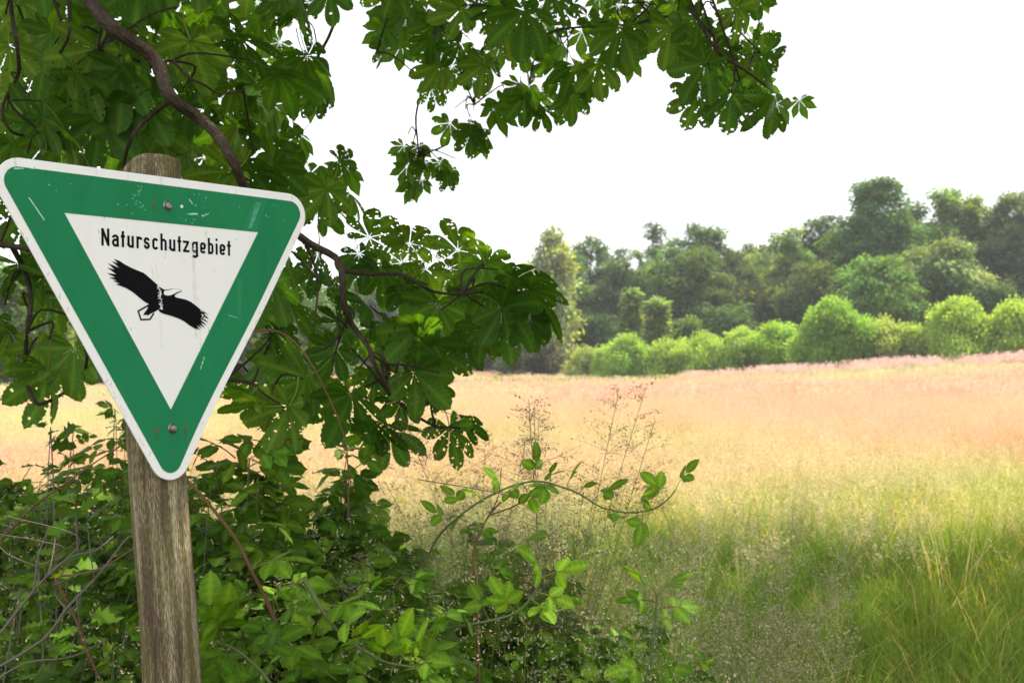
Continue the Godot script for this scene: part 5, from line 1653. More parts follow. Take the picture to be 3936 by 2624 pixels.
	for i in 70:
		var p := Vector2(0.06 + rng.randfn() * 0.012, rng.randf_range(0.09, 0.2))
		if i > 30:
			p = Vector2(-0.062 + rng.randfn() * 0.012, rng.randf_range(0.125, 0.195))
		if i > 52:
			p = Vector2(rng.randf_range(-0.3, 0.3), rng.randf_range(0.12, 0.18))
		wear(gi, p, p + Vector2(rng.randf_range(-0.004, 0.004), rng.randf_range(-0.003, 0.003)), rng.randf_range(0.0009, 0.0018), chip, 0.35, 0.45)
	for i in 9:
		var x := 0.172 + i * 0.0035
		wear(gi, Vector2(x + 0.024, 0.185), Vector2(x - 0.006, 0.118), 0.0014, pale_blue, 0.10, 0.5)
	for i in 4:
		wear(gi, Vector2(0.198 + i * 0.003, 0.175), Vector2(0.178 + i * 0.002, 0.122), 0.0018, pale_blue, 0.22, 0.4)
	wear(gi, Vector2(-0.262, 0.135), Vector2(-0.236, 0.10), 0.0012, chip, 0.7, 0.05)
	wear(gi, Vector2(-0.286, 0.182), Vector2(-0.272, 0.184), 0.002, chip, 0.6, 0.3)
	wear(gi, Vector2(-0.258, 0.186), Vector2(-0.254, 0.187), 0.0025, chip, 0.7, 0.1)
	wear(gi, Vector2(-0.345, 0.16), Vector2(-0.29, 0.175), 0.0008, chip, 0.3, 0.3)
	wear(gi, Vector2(0.045, 0.137), Vector2(0.063, 0.139), 0.003, chip, 0.45, 0.35)
	wear(gi, Vector2(0.071, 0.135), Vector2(0.088, 0.142), 0.002, chip, 0.6, 0.5)
	wear(gi, Vector2(0.046, 0.165), Vector2(0.053, 0.157), 0.0012, chip, 0.6, 0.1)
	for i in 3:
		wear(gi, Vector2(0.152 + i * 0.004, 0.02), Vector2(0.148 + i * 0.003, -0.06), 0.0008, chip, 0.25, 0.3)
	wear(gi, Vector2(0.128, -0.052), Vector2(0.146, -0.056), 0.0015, pale_blue, 0.6, 0.2)
	wear(gi, Vector2(0.069, -0.075), Vector2(0.062, -0.125), 0.003, Color(0.8, 0.82, 0.8).linear_to_srgb(), 0.6, 0.75)
	wear(gi, Vector2(0.073, -0.133), Vector2(0.064, -0.156), 0.0025, Color(0.8, 0.82, 0.8).linear_to_srgb(), 0.5, 0.6)
	for i in 40:
		var p := Vector2(rng.randf_range(-0.26, 0.26), rng.randf_range(-0.32, 0.16))
		wear(gi, p, p + Vector2(rng.randf_range(-0.002, 0.002), rng.randf_range(-0.002, 0.002)), 0.001, chip, 0.45, 0.2)
	for b in [[0.0, 0.148], [0.002, -0.266], [-0.0286, 0.1497], [0.0302, -0.2657], [-0.0298, -0.2666]]:
		for i in 3:
			var p := Vector2(b[0] + rng.randf_range(-0.003, 0.003), b[1] - 0.002)
			wear(gi, p, p - Vector2(0.0, rng.randf_range(0.008, 0.022)), 0.0022, Color(0.06, 0.10, 0.04).linear_to_srgb(), 0.16, 0.2)
	var green := plain_material("green sign print", Color.WHITE, 0.5, 0.18)
	green.albedo_texture = ImageTexture.create_from_image(gi)
	part("green_band", gs.mesh(), green, t)
	# lettering
	var black := plain_material("black sign print", Color(0.006, 0.006, 0.008), 0.6, 0.15)
	var lines: Array = [
		PackedVector2Array([Vector2(-0.1301, 0.0638), Vector2(-0.1301, 0.0951)]),
		PackedVector2Array([Vector2(-0.1301, 0.0937), Vector2(-0.1192, 0.0652)]),
		PackedVector2Array([Vector2(-0.1192, 0.0638), Vector2(-0.1192, 0.0951)]),
		PackedVector2Array([Vector2(-0.1098, 0.0795), Vector2(-0.1099, 0.0802), Vector2(-0.1090, 0.0819), Vector2(-0.1073, 0.0831), Vector2(-0.1052, 0.0834), Vector2(-0.1032, 0.0828), Vector2(-0.1018, 0.0814), Vector2(-0.1012, 0.0795), Vector2(-0.1012, 0.0638)]),
		PackedVector2Array([Vector2(-0.1012, 0.0760), Vector2(-0.1054, 0.0760), Vector2(-0.1060, 0.0762), Vector2(-0.1077, 0.0756), Vector2(-0.1091, 0.0742), Vector2(-0.1099, 0.0721), Vector2(-0.1099, 0.0697), Vector2(-0.1091, 0.0676), Vector2(-0.1077, 0.0661), Vector2(-0.1060, 0.0656), Vector2(-0.1012, 0.0675)]),
		PackedVector2Array([Vector2(-0.0910, 0.0638), Vector2(-0.0910, 0.0888), Vector2(-0.0905, 0.0929)]),
		PackedVector2Array([Vector2(-0.0950, 0.0834), Vector2(-0.0869, 0.0834)]),
		PackedVector2Array([Vector2(-0.0801, 0.0857), Vector2(-0.0801, 0.0703), Vector2(-0.0801, 0.0703), Vector2(-0.0797, 0.0685), Vector2(-0.0786, 0.0671), Vector2(-0.0770, 0.0662), Vector2(-0.0752, 0.0662), Vector2(-0.0735, 0.0669), Vector2(-0.0722, 0.0682), Vector2(-0.0717, 0.0692)]),
		PackedVector2Array([Vector2(-0.0717, 0.0638), Vector2(-0.0717, 0.0857)]),
		PackedVector2Array([Vector2(-0.0622, 0.0638), Vector2(-0.0622, 0.0857)]),
		PackedVector2Array([Vector2(-0.0622, 0.0794), Vector2(-0.0617, 0.0814), Vector2(-0.0606, 0.0827), Vector2(-0.0591, 0.0833), Vector2(-0.0574, 0.0834), Vector2(-0.0559, 0.0827), Vector2(-0.0548, 0.0815), Vector2(-0.0543, 0.0800)]),
		PackedVector2Array([Vector2(-0.0401, 0.0795), Vector2(-0.0408, 0.0816), Vector2(-0.0422, 0.0830), Vector2(-0.0441, 0.0834), Vector2(-0.0459, 0.0828), Vector2(-0.0472, 0.0812), Vector2(-0.0477, 0.0790), Vector2(-0.0473, 0.0768), Vector2(-0.0460, 0.0752), Vector2(-0.0417, 0.0744), Vector2(-0.0405, 0.0728), Vector2(-0.0401, 0.0707), Vector2(-0.0404, 0.0687), Vector2(-0.0416, 0.0670), Vector2(-0.0432, 0.0662), Vector2(-0.0450, 0.0663), Vector2(-0.0465, 0.0674), Vector2(-0.0475, 0.0692), Vector2(-0.0476, 0.0713)]),
		PackedVector2Array([Vector2(-0.0227, 0.0805), Vector2(-0.0236, 0.0822), Vector2(-0.0252, 0.0832), Vector2(-0.0270, 0.0834), Vector2(-0.0288, 0.0827), Vector2(-0.0300, 0.0813), Vector2(-0.0305, 0.0795), Vector2(-0.0305, 0.0700), Vector2(-0.0300, 0.0682), Vector2(-0.0288, 0.0668), Vector2(-0.0270, 0.0661), Vector2(-0.0252, 0.0663), Vector2(-0.0236, 0.0674), Vector2(-0.0227, 0.0690)]),
		PackedVector2Array([Vector2(-0.0137, 0.0638), Vector2(-0.0137, 0.0951)]),
		PackedVector2Array([Vector2(-0.0137, 0.0792), Vector2(-0.0131, 0.0813), Vector2(-0.0119, 0.0827), Vector2(-0.0102, 0.0834), Vector2(-0.0084, 0.0833), Vector2(-0.0068, 0.0824), Vector2(-0.0057, 0.0810), Vector2(-0.0053, 0.0792), Vector2(-0.0053, 0.0638)]),
		PackedVector2Array([Vector2(0.0042, 0.0857), Vector2(0.0042, 0.0703), Vector2(0.0042, 0.0703), Vector2(0.0046, 0.0685), Vector2(0.0057, 0.0671), Vector2(0.0073, 0.0662), Vector2(0.0092, 0.0662), Vector2(0.0109, 0.0669), Vector2(0.0121, 0.0682), Vector2(0.0127, 0.0693)]),
		PackedVector2Array([Vector2(0.0127, 0.0638), Vector2(0.0127, 0.0857)]),
		PackedVector2Array([Vector2(0.0233, 0.0638), Vector2(0.0233, 0.0888), Vector2(0.0237, 0.0929)]),
		PackedVector2Array([Vector2(0.0192, 0.0834), Vector2(0.0274, 0.0834)]),
		PackedVector2Array([Vector2(0.0310, 0.0834), Vector2(0.0437, 0.0834)]),
		PackedVector2Array([Vector2(0.0424, 0.0834), Vector2(0.0333, 0.0661)]),
		PackedVector2Array([Vector2(0.0310, 0.0661), Vector2(0.0446, 0.0661)]),
		PackedVector2Array([Vector2(0.0607, 0.0791), Vector2(0.0601, 0.0813), Vector2(0.0585, 0.0829), Vector2(0.0564, 0.0834), Vector2(0.0542, 0.0829), Vector2(0.0526, 0.0813), Vector2(0.0520, 0.0791), Vector2(0.0520, 0.0705), Vector2(0.0526, 0.0683), Vector2(0.0542, 0.0667), Vector2(0.0564, 0.0661), Vector2(0.0585, 0.0667), Vector2(0.0601, 0.0683), Vector2(0.0607, 0.0705), Vector2(0.0607, 0.0791)]),
		PackedVector2Array([Vector2(0.0607, 0.0857), Vector2(0.0607, 0.0601), Vector2(0.0607, 0.0601), Vector2(0.0603, 0.0585), Vector2(0.0590, 0.0573), Vector2(0.0571, 0.0567), Vector2(0.0551, 0.0567), Vector2(0.0534, 0.0576), Vector2(0.0522, 0.0589)]),
		PackedVector2Array([Vector2(0.0779, 0.0736), Vector2(0.0698, 0.0736)]),
		PackedVector2Array([Vector2(0.0779, 0.0736), Vector2(0.0779, 0.0794), Vector2(0.0779, 0.0794), Vector2(0.0773, 0.0814), Vector2(0.0758, 0.0829), Vector2(0.0738, 0.0834), Vector2(0.0718, 0.0829), Vector2(0.0703, 0.0814), Vector2(0.0698, 0.0794), Vector2(0.0698, 0.0702), Vector2(0.0702, 0.0683), Vector2(0.0714, 0.0669), Vector2(0.0731, 0.0662), Vector2(0.0750, 0.0663), Vector2(0.0766, 0.0672), Vector2(0.0776, 0.0688)]),
		PackedVector2Array([Vector2(0.0870, 0.0638), Vector2(0.0870, 0.0951)]),
		PackedVector2Array([Vector2(0.0870, 0.0796), Vector2(0.0875, 0.0815), Vector2(0.0886, 0.0827), Vector2(0.0902, 0.0834), Vector2(0.0918, 0.0833), Vector2(0.0933, 0.0825), Vector2(0.0943, 0.0812), Vector2(0.0947, 0.0796), Vector2(0.0947, 0.0700), Vector2(0.0943, 0.0683), Vector2(0.0933, 0.0670), Vector2(0.0918, 0.0662), Vector2(0.0902, 0.0662), Vector2(0.0886, 0.0668), Vector2(0.0875, 0.0680)]),
		PackedVector2Array([Vector2(0.1040, 0.0638), Vector2(0.1040, 0.0857)]),
		PackedVector2Array([Vector2(0.1040, 0.0905), Vector2(0.1040, 0.0951)]),
		PackedVector2Array([Vector2(0.1211, 0.0736), Vector2(0.1128, 0.0736)]),
		PackedVector2Array([Vector2(0.1211, 0.0736), Vector2(0.1211, 0.0793), Vector2(0.1211, 0.0793), Vector2(0.1205, 0.0814), Vector2(0.1190, 0.0829), Vector2(0.1169, 0.0834), Vector2(0.1148, 0.0829), Vector2(0.1133, 0.0814), Vector2(0.1128, 0.0793), Vector2(0.1128, 0.0703), Vector2(0.1132, 0.0684), Vector2(0.1144, 0.0669), Vector2(0.1162, 0.0662), Vector2(0.1181, 0.0663), Vector2(0.1198, 0.0673), Vector2(0.1209, 0.0689)]),
		PackedVector2Array([Vector2(0.1317, 0.0638), Vector2(0.1317, 0.0888), Vector2(0.1322, 0.0929)]),
		PackedVector2Array([Vector2(0.1275, 0.0834), Vector2(0.1360, 0.0834)])]
	var ls := Shape.new()
	for i in lines.size():
		stroke(ls, lines[i], 0.00453, 0.0005 + 0.00004 * (i % 4))
	part("lettering", ls.mesh(), black, t)
	# eagle
	part("eagle_emblem", sheet(PackedVector2Array([Vector2(-0.1093, 0.0417), Vector2(-0.1020, 0.0344), Vector2(-0.1132, 0.0372), Vector2(-0.0991, 0.0260), Vector2(-0.1202, 0.0328), Vector2(-0.1078, 0.0220), Vector2(-0.1221, 0.0253), Vector2(-0.1049, 0.0141), Vector2(-0.1225, 0.0151), Vector2(-0.1071, 0.0084), Vector2(-0.1181, 0.0072), Vector2(-0.1037, 0.0027), Vector2(-0.1115, 0.0015), Vector2(-0.0983, -0.0021), Vector2(-0.1063, -0.0040), Vector2(-0.0956, -0.0069), Vector2(-0.0847, -0.0106), Vector2(-0.0727, -0.0170), Vector2(-0.0616, -0.0249), Vector2(-0.0505, -0.0329), Vector2(-0.0423, -0.0366), Vector2(-0.0429, -0.0406), Vector2(-0.0445, -0.0459), Vector2(-0.0498, -0.0522), Vector2(-0.0535, -0.0579), Vector2(-0.0449, -0.0567), Vector2(-0.0444, -0.0586), Vector2(-0.0374, -0.0541), Vector2(-0.0301, -0.0511), Vector2(-0.0253, -0.0480), Vector2(-0.0227, -0.0465), Vector2(-0.0196, -0.0507), Vector2(-0.0123, -0.0538), Vector2(0.0035, -0.0571), Vector2(0.0174, -0.0610), Vector2(0.0303, -0.0664), Vector2(0.0432, -0.0748), Vector2(0.0579, -0.0819), Vector2(0.0558, -0.0786), Vector2(0.0646, -0.0824), Vector2(0.0576, -0.0735), Vector2(0.0685, -0.0794), Vector2(0.0626, -0.0719), Vector2(0.0755, -0.0782), Vector2(0.0660, -0.0679), Vector2(0.0798, -0.0734), Vector2(0.0650, -0.0611), Vector2(0.0833, -0.0681), Vector2(0.0695, -0.0565), Vector2(0.0846, -0.0610), Vector2(0.0730, -0.0496), Vector2(0.0842, -0.0531), Vector2(0.0670, -0.0434), Vector2(0.0582, -0.0373), Vector2(0.0463, -0.0295), Vector2(0.0354, -0.0256), Vector2(0.0245, -0.0239), Vector2(0.0149, -0.0224), Vector2(0.0117, -0.0203), Vector2(0.0130, -0.0174), Vector2(0.0182, -0.0143), Vector2(0.0269, -0.0111), Vector2(0.0254, -0.0078), Vector2(0.0205, -0.0071), Vector2(0.0141, -0.0067), Vector2(0.0076, -0.0061), Vector2(-0.0009, -0.0081), Vector2(-0.0094, -0.0091), Vector2(-0.0178, -0.0049), Vector2(-0.0271, 0.0022), Vector2(-0.0364, 0.0093), Vector2(-0.0446, 0.0155), Vector2(-0.0512, 0.0198), Vector2(-0.0588, 0.0222), Vector2(-0.0649, 0.0240), Vector2(-0.0780, 0.0287), Vector2(-0.0880, 0.0330), Vector2(-0.0979, 0.0384)]), 0.0006), black, t)
	var head := part("eagle_head", sheet(PackedVector2Array([Vector2(-0.0073, -0.0104), Vector2(-0.0010, -0.0097), Vector2(0.0087, -0.0067), Vector2(0.0141, -0.0070), Vector2(0.0205, -0.0077), Vector2(0.0243, -0.0087), Vector2(0.0253, -0.0104), Vector2(0.0172, -0.0121), Vector2(0.0085, -0.0166), Vector2(0.0021, -0.0191), Vector2(-0.0043, -0.0198), Vector2(-0.0101, -0.0184), Vector2(-0.0113, -0.0156), Vector2(-0.0103, -0.0122)]), 0.0011), white, t)
	head.set_meta("label", "white head of the black eagle")
	var tail := Shape.new()
	stroke(tail, PackedVector2Array([Vector2(-0.0426, -0.0394), Vector2(-0.0628, -0.0507), Vector2(-0.0577, -0.0659), Vector2(-0.0397, -0.0650), Vector2(-0.0314, -0.0532)]), 0.0031, 0.0005)
	part("eagle_tail", tail.mesh(), black, t)
	# where the print has rubbed off down to the sheet
	var flakes := Shape.new()
	for i in 90:
		var s := rng.randf()
		var p := Vector2(lerpf(-0.021, -0.017, s) + rng.randfn() * 0.0016, lerpf(0.0, -0.047, s))
		disc(flakes, Vector3(p.x, p.y, 0.0013 + 0.00002 * i), rng.randf_range(0.0004, 0.0013), 6, Color.WHITE, 0.4)
	for i in 24:
		disc(flakes, Vector3(0.0722 + rng.randfn() * 0.003, -0.056 + rng.randfn() * 0.006, 0.0014 + 0.00002 * i), rng.randf_range(0.0004, 0.0012), 6, Color.WHITE, 0.4)
	for i in 26:
		disc(flakes, Vector3(0.0497 + rng.randfn() * 0.0033, 0.072 + rng.randfn() * 0.005, 0.0014 + 0.00002 * i), rng.randf_range(0.0004, 0.0011), 6, Color.WHITE, 0.4)
	part("rubbed_spots", flakes.mesh(), white, t).set_meta("kind", "stuff")
	# bolts and old screw holes
	var steel := plain_material("galvanised steel", Color(0.2, 0.2, 0.2), 0.3)
	steel.metallic = 0.85
	for b in [Vector2(-0.0003, 0.1482), Vector2(0.0023, -0.2657)]:
		var bs := Shape.new()
		var hex := []
		for l in [[0.0, 0.0088], [0.0, 0.0001], [0.0014, 0.0092], [0.0016, 0.0065], [0.0056, 0.0065], [0.0064, 0.0056], [0.0066, 0.0]]:
			hex.append(l)
		var rows := [[0.0007, 0.0094], [0.0018, 0.0092], [0.0019, 0.0063], [0.0058, 0.0063], [0.0066, 0.0054], [0.0068, 0.0002]]
		for q in rows:
			for k in 25:
				var a := -TAU * k / 24
				var r: float = q[1]
				if r < 0.008:
					r *= 1.0 + 0.07 * absf(sin(a * 3.0))
				bs.point(Vector3(cos(a) * r, sin(a) * r, q[0]))
		for i in rows.size() - 1:
			for k in 24:
				var c := i * 25 + k
				bs.quad(c, c + 1, c + 26, c + 25)
		part("bolt", bs.mesh(), steel, t, Transform3D(Basis(), Vector3(b.x, b.y, 0)))
	var rust := plain_material("rusty screw hole", Color(0.16, 0.09, 0.055), 0.9)
	var gap := plain_material("open screw hole", Color(0.75, 0.75, 0.72), 0.8)
	var hole_at: Array = [Vector2(-0.0286, 0.1497), Vector2(0.0296, 0.1498), Vector2(-0.0298, -0.2666), Vector2(0.0302, -0.2657), Vector2(0.0045, -0.3091)]
	for i in hole_at.size():
		var hs := Shape.new()
		disc(hs, Vector3.ZERO, [0.0036, 0.0033, 0.0042, 0.0034, 0.002][i], 14, Color.WHITE, 0.08)
		part("screw_hole", hs.mesh(), gap if i == 1 else rust, t, Transform3D(Basis(), Vector3(hole_at[i].x, hole_at[i].y, 0.0009)))


# ------------------------------------------------------------------ undergrowth

var bramble_meshes := []
var bramble_mats := []


func leaf_basis(along: Vector3, up: Vector3, big: float) -> Basis:
	along = along.normalized()
	up = (up - along * up.dot(along)).normalized()
	return Basis(along, up, along.cross(up)) * big


# One arching cane with its leaves.
func cane(label: String, path: Array, r0: float, r1: float, wood: Material, leaves: Array, big: float, mat_from: int) -> void:
	var foot: Vector3 = path[0]
	var t := thing("bramble_cane", label, "bramble", foot, "bramble canes in the undergrowth")
	var local := []
	for p in path:
		local.append(p - foot)
	var sh := Shape.new()
	limb(sh, local, r0, r1, 7, Color.WHITE)
	part("stem", sh.mesh(), wood, t)
	for l in leaves:
		var at: Vector3 = l - foot
		var best := INF
		var near := Vector3.ZERO
		for q in smoothed(local, 5):
			var d: float = at.distance_squared_to(q)
			if d < best:
				best = d
				near = q
		var away := at - near
		if away.length() < 0.01:
			away = Vector3(rng.randfn(), 0.5, rng.randfn()) * 0.05
		var up := Vector3(rng.randfn() * 0.35, 0.9, 0.45 + rng.randfn() * 0.3)
		var s := maxf(big * rng.randf_range(0.85, 1.15), 0.02)
		part("leaf", bramble_meshes[rng.randi() % bramble_meshes.size()], bramble_mats[mat_from + rng.randi() % 3], t, Transform3D(leaf_basis(away.normalized() + Vector3(rng.randfn(), rng.randfn() * 0.4, rng.randfn()) * 0.35, up, s), near))


# A bush of many arching canes; the leaves turned to the viewer's side are parts, the mass behind them one part.
func bramble_bush(called: String, label: String, category: String, at: Vector3, wide: float, tall: float, canes: int, big: float, leaf_set: Array, mat_set: Array, wood: Material, single: int, group: String, mass_tint := 1.0) -> void:
	var t := thing(called, label, category, at, group)
	var spots := []
	for k in canes:
		var a := rng.randf() * TAU
		var out := wide * sqrt(rng.randf())
		var from := Vector3(cos(a), 0, sin(a)) * out * 0.35
		var h := tall * rng.randf_range(0.55, 1.0) * (1.0 - 0.35 * out / wide)
		var tip := Vector3(cos(a), 0, sin(a)) * out + Vector3(0, h * rng.randf_range(0.6, 1.0), 0)
		var top := from.lerp(tip, 0.6)
		top.y = h * 1.08
		var path := [from - Vector3.UP * 0.05, from.lerp(top, 0.5) + Vector3(rng.randfn(), 0, rng.randfn()) * 0.04, top, tip]
		var sh := Shape.new()
		limb(sh, path, rng.randf_range(0.002, 0.0038), 0.0012, 5, Color.WHITE)
		part("stem", sh.mesh(), wood, t)
		var line := smoothed(path, 6)
		for i in range(3, line.size()):
			for twice in 2:
				if rng.randf() < 0.12:
					continue
				var b := rng.randf() * TAU
				var dir := Vector3(cos(b), rng.randf_range(-0.2, 0.6), sin(b))
				var p: Vector3 = line[i] + Vector3(rng.randfn(), rng.randfn(), rng.randfn()) * 0.015
				var up := Vector3(rng.randfn() * 0.4, 0.85, 0.5 + rng.randfn() * 0.4)
				spots.append([p.z + p.y * 0.3, Transform3D(leaf_basis(dir, up, big * rng.randf_range(0.5, 1.3)), p)])
	spots.sort_custom(func(p, q): return p[0] > q[0])
	var places := []
	var tints := []
	for i in spots.size():
		if i < single:
			part("leaf", leaf_set[rng.randi() % leaf_set.size()], mat_set[rng.randi() % mat_set.size()], t, spots[i][1])
		else:
			places.append(spots[i][1])
			var g := rng.randf_range(0.65, 1.55) * mass_tint
			tints.append(Color(g * rng.randf_range(0.9, 1.25), g, g, 1.0))
	scatter("foliage", leaf_set[0], mat_set[1], places, tints, t)


func build_undergrowth() -> void:
	for i in 4:
		bramble_meshes.append(bramble_leaf(3, 16, Color(0.088, 0.19, 0.018)))
	bramble_meshes.append(bramble_leaf(5, 16, Color(0.088, 0.19, 0.018)))
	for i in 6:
		var g: float = [0.8, 1.0, 1.2, 1.45, 1.75, 2.0][i]  # varied greens; the brightest also put leaves catching light into the colour
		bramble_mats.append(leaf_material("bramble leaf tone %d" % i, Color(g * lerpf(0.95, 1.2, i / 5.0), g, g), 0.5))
	var simple := []
	for i in 3:
		simple.append(bramble_leaf(3, 7, Color(0.088, 0.19, 0.018)))
	var lobed := []
	for i in 3:
		lobed.append(lobed_leaf(Color(0.09, 0.185, 0.02)))
	var green_wood := plain_material("green cane", Color(0.10, 0.13, 0.045), 0.6)
	var red_wood := plain_material("rust brown cane", Color(0.14, 0.062, 0.032), 0.6)
	var grey_wood := plain_material("grey dead twig", Color(0.14, 0.12, 0.10), 0.8)

	var yellowing := leaf_material("yellowing bramble leaf", Color(4.2, 1.9, 1.6), 0.6)
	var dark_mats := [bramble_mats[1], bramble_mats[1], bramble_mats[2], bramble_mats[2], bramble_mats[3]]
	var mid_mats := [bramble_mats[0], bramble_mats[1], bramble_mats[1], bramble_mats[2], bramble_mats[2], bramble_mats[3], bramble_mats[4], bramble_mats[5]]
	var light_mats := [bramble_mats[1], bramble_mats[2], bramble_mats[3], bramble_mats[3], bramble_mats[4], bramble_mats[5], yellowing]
	var bushes := [
		["hawthorn_bush", "dark hawthorn bush with small lobed leaves left of the post", Vector3(-1.242, 1.395, -3.203), 0.75, 64, 0.055, lobed, mid_mats, 60, 1.0],
		["hawthorn_bush", "low hawthorn bush with tangled twigs in the lower left corner", Vector3(-1.14, 1.116, -2.706), 0.5, 47, 0.05, lobed, mid_mats, 60, 1.0],
		["bramble_bush", "bramble bush behind the hawthorn at the left edge", Vector3(-1.932, 1.49, -4.202), 0.8, 54, 0.115, simple, mid_mats, 20, 1.0],
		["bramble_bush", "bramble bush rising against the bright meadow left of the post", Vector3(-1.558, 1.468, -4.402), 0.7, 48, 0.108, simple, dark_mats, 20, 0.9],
		["bramble_bush", "leafy bramble bush close behind the post on its right", Vector3(-0.741, 1.459, -3.402), 0.62, 64, 0.115, simple, mid_mats, 40, 1.0],
		["bramble_bush", "bramble bush below the hanging chestnut leaves", Vector3(-0.582, 1.279, -3.704), 0.65, 54, 0.108, simple, mid_mats, 40, 1.05],
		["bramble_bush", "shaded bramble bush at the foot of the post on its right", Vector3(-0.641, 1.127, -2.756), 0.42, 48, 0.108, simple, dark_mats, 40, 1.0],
		["bramble_bush", "broad-leaved bramble bush in the lower middle", Vector3(-0.358, 1.08, -2.907), 0.5, 54, 0.122, simple, mid_mats, 50, 1.0],
		["bramble_bush", "bramble bush under the long arching cane", Vector3(-0.059, 1.074, -3.407), 0.55, 41, 0.115, simple, light_mats, 40, 1.0],
		["bramble_bush", "low bramble clump fading into the grass", Vector3(0.257, 0.919, -3.509), 0.45, 22, 0.101, simple, light_mats, 30, 1.0],
		["bramble_bush", "loose bramble bush with small pale leaves before the yellow meadow", Vector3(-0.26, 1.111, -3.706), 0.6, 34, 0.085, simple, light_mats, 50, 1.25],
		["bramble_bush", "small bramble clump right of the upright shoot", Vector3(0.428, 0.869, -3.209), 0.4, 18, 0.09, simple, light_mats, 40, 1.1],
		["bramble_bush", "low bramble bush at the bottom edge between post and grass", Vector3(-0.261, 1.01, -2.507), 0.4, 28, 0.108, simple, mid_mats, 40, 1.0],
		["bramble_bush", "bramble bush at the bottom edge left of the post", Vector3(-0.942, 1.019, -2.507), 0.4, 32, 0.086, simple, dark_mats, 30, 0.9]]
	for b in bushes:
		var top: Vector3 = b[2]
		var foot := ground_at_v(top)
		bramble_bush(b[0], b[1], "bush", foot, b[3], top.y - foot.y, b[4], b[5], b[6], b[7], green_wood if b[0] == "bramble_bush" else grey_wood, b[8], "bushes of the undergrowth", b[9])

	cane("long bramble cane arching out over the bright meadow", [Vector3(-0.253, 0.997, -3.108), Vector3(-0.203, 1.11, -3.056), Vector3(-0.146, 1.175, -3.005), Vector3(-0.078, 1.224, -3.005), Vector3(0.001, 1.261, -3.004), Vector3(0.064, 1.273, -3.004), Vector3(0.121, 1.261, -3.004), Vector3(0.175, 1.24, -3.005), Vector3(0.231, 1.206, -3.005), Vector3(0.296, 1.194, -2.985), Vector3(0.359, 1.204, -2.965), Vector3(0.397, 1.23, -2.955), Vector3(0.419, 1.256, -2.954)], 0.0036, 0.0018, green_wood, [Vector3(-0.102, 1.255, -2.954), Vector3(-0.132, 1.209, -3.005), Vector3(-0.038, 1.286, -2.974), Vector3(-0.012, 1.255, -2.954), Vector3(0.054, 1.306, -3.004), Vector3(0.04, 1.238, -2.955), Vector3(0.106, 1.298, -2.964), Vector3(0.088, 1.255, -2.954), Vector3(0.152, 1.283, -3.004), Vector3(0.202, 1.305, -2.954), Vector3(0.245, 1.272, -2.954), Vector3(0.239, 1.182, -2.955), Vector3(0.315, 1.238, -2.955), Vector3(0.328, 1.177, -2.955), Vector3(0.385, 1.249, -2.955), Vector3(0.42, 1.279, -2.934), Vector3(-0.188, 1.175, -3.005)], 0.08, 2)
	cane("pale-leaved bramble cane rising across the lower middle", [Vector3(-0.214, 1.006, -2.407), Vector3(-0.173, 1.026, -2.407), Vector3(-0.133, 1.033, -2.407), Vector3(-0.062, 1.049, -2.387), Vector3(0.008, 1.069, -2.387), Vector3(0.043, 1.105, -2.386), Vector3(0.061, 1.14, -2.386)], 0.0045, 0.002, green_wood, [Vector3(-0.153, 1.065, -2.367), Vector3(-0.108, 1.069, -2.367), Vector3(-0.01, 1.101, -2.366), Vector3(0.084, 1.087, -2.366), Vector3(0.044, 1.087, -2.366), Vector3(-0.06, 1.129, -2.406), Vector3(-0.184, 1.043, -2.367), Vector3(0.067, 1.164, -2.386), Vector3(0.102, 1.159, -2.366)], 0.085, 3)
	cane("pale-leaved bramble cane near the bottom edge right of the post", [Vector3(-0.414, 1.153, -2.306), Vector3(-0.379, 1.092, -2.306), Vector3(-0.336, 1.039, -2.307), Vector3(-0.284, 1.005, -2.307), Vector3(-0.247, 0.993, -2.288), Vector3(-0.193, 0.989, -2.268)], 0.005, 0.002, green_wood, [Vector3(-0.333, 1.062, -2.287), Vector3(-0.285, 1.031, -2.287), Vector3(-0.253, 1.024, -2.267), Vector3(-0.201, 1.026, -2.257), Vector3(-0.171, 0.996, -2.258), Vector3(-0.15, 1.005, -2.257), Vector3(-0.184, 0.979, -2.258), Vector3(-0.362, 1.096, -2.306), Vector3(-0.234, 1.04, -2.287)], 0.09, 3)
	cane("broad shaded bramble spray beside the post at its foot", [Vector3(-0.476, 0.903, -2.359), Vector3(-0.512, 0.956, -2.358), Vector3(-0.565, 1.001, -2.357), Vector3(-0.61, 1.018, -2.357)], 0.004, 0.002, green_wood, [Vector3(-0.596, 1.076, -2.337), Vector3(-0.556, 1.103, -2.336), Vector3(-0.569, 0.997, -2.338), Vector3(-0.543, 0.979, -2.338), Vector3(-0.613, 0.997, -2.338), Vector3(-0.641, 1.106, -2.406), Vector3(-0.494, 1.01, -2.357)], 0.12, 1)
	cane("upright weed-like bramble shoot rising from the grass in the lower middle", [Vector3(0.34, 0.74, -2.911), Vector3(0.349, 0.816, -2.91), Vector3(0.356, 0.89, -2.909), Vector3(0.363, 0.959, -2.908), Vector3(0.365, 0.996, -2.908)], 0.0045, 0.003, green_wood, [Vector3(0.388, 0.959, -2.908), Vector3(0.32, 0.822, -2.89), Vector3(0.386, 0.811, -2.89), Vector3(0.355, 1.047, -2.907), Vector3(0.418, 1.04, -2.887), Vector3(0.306, 0.981, -2.908)], 0.10, 2)
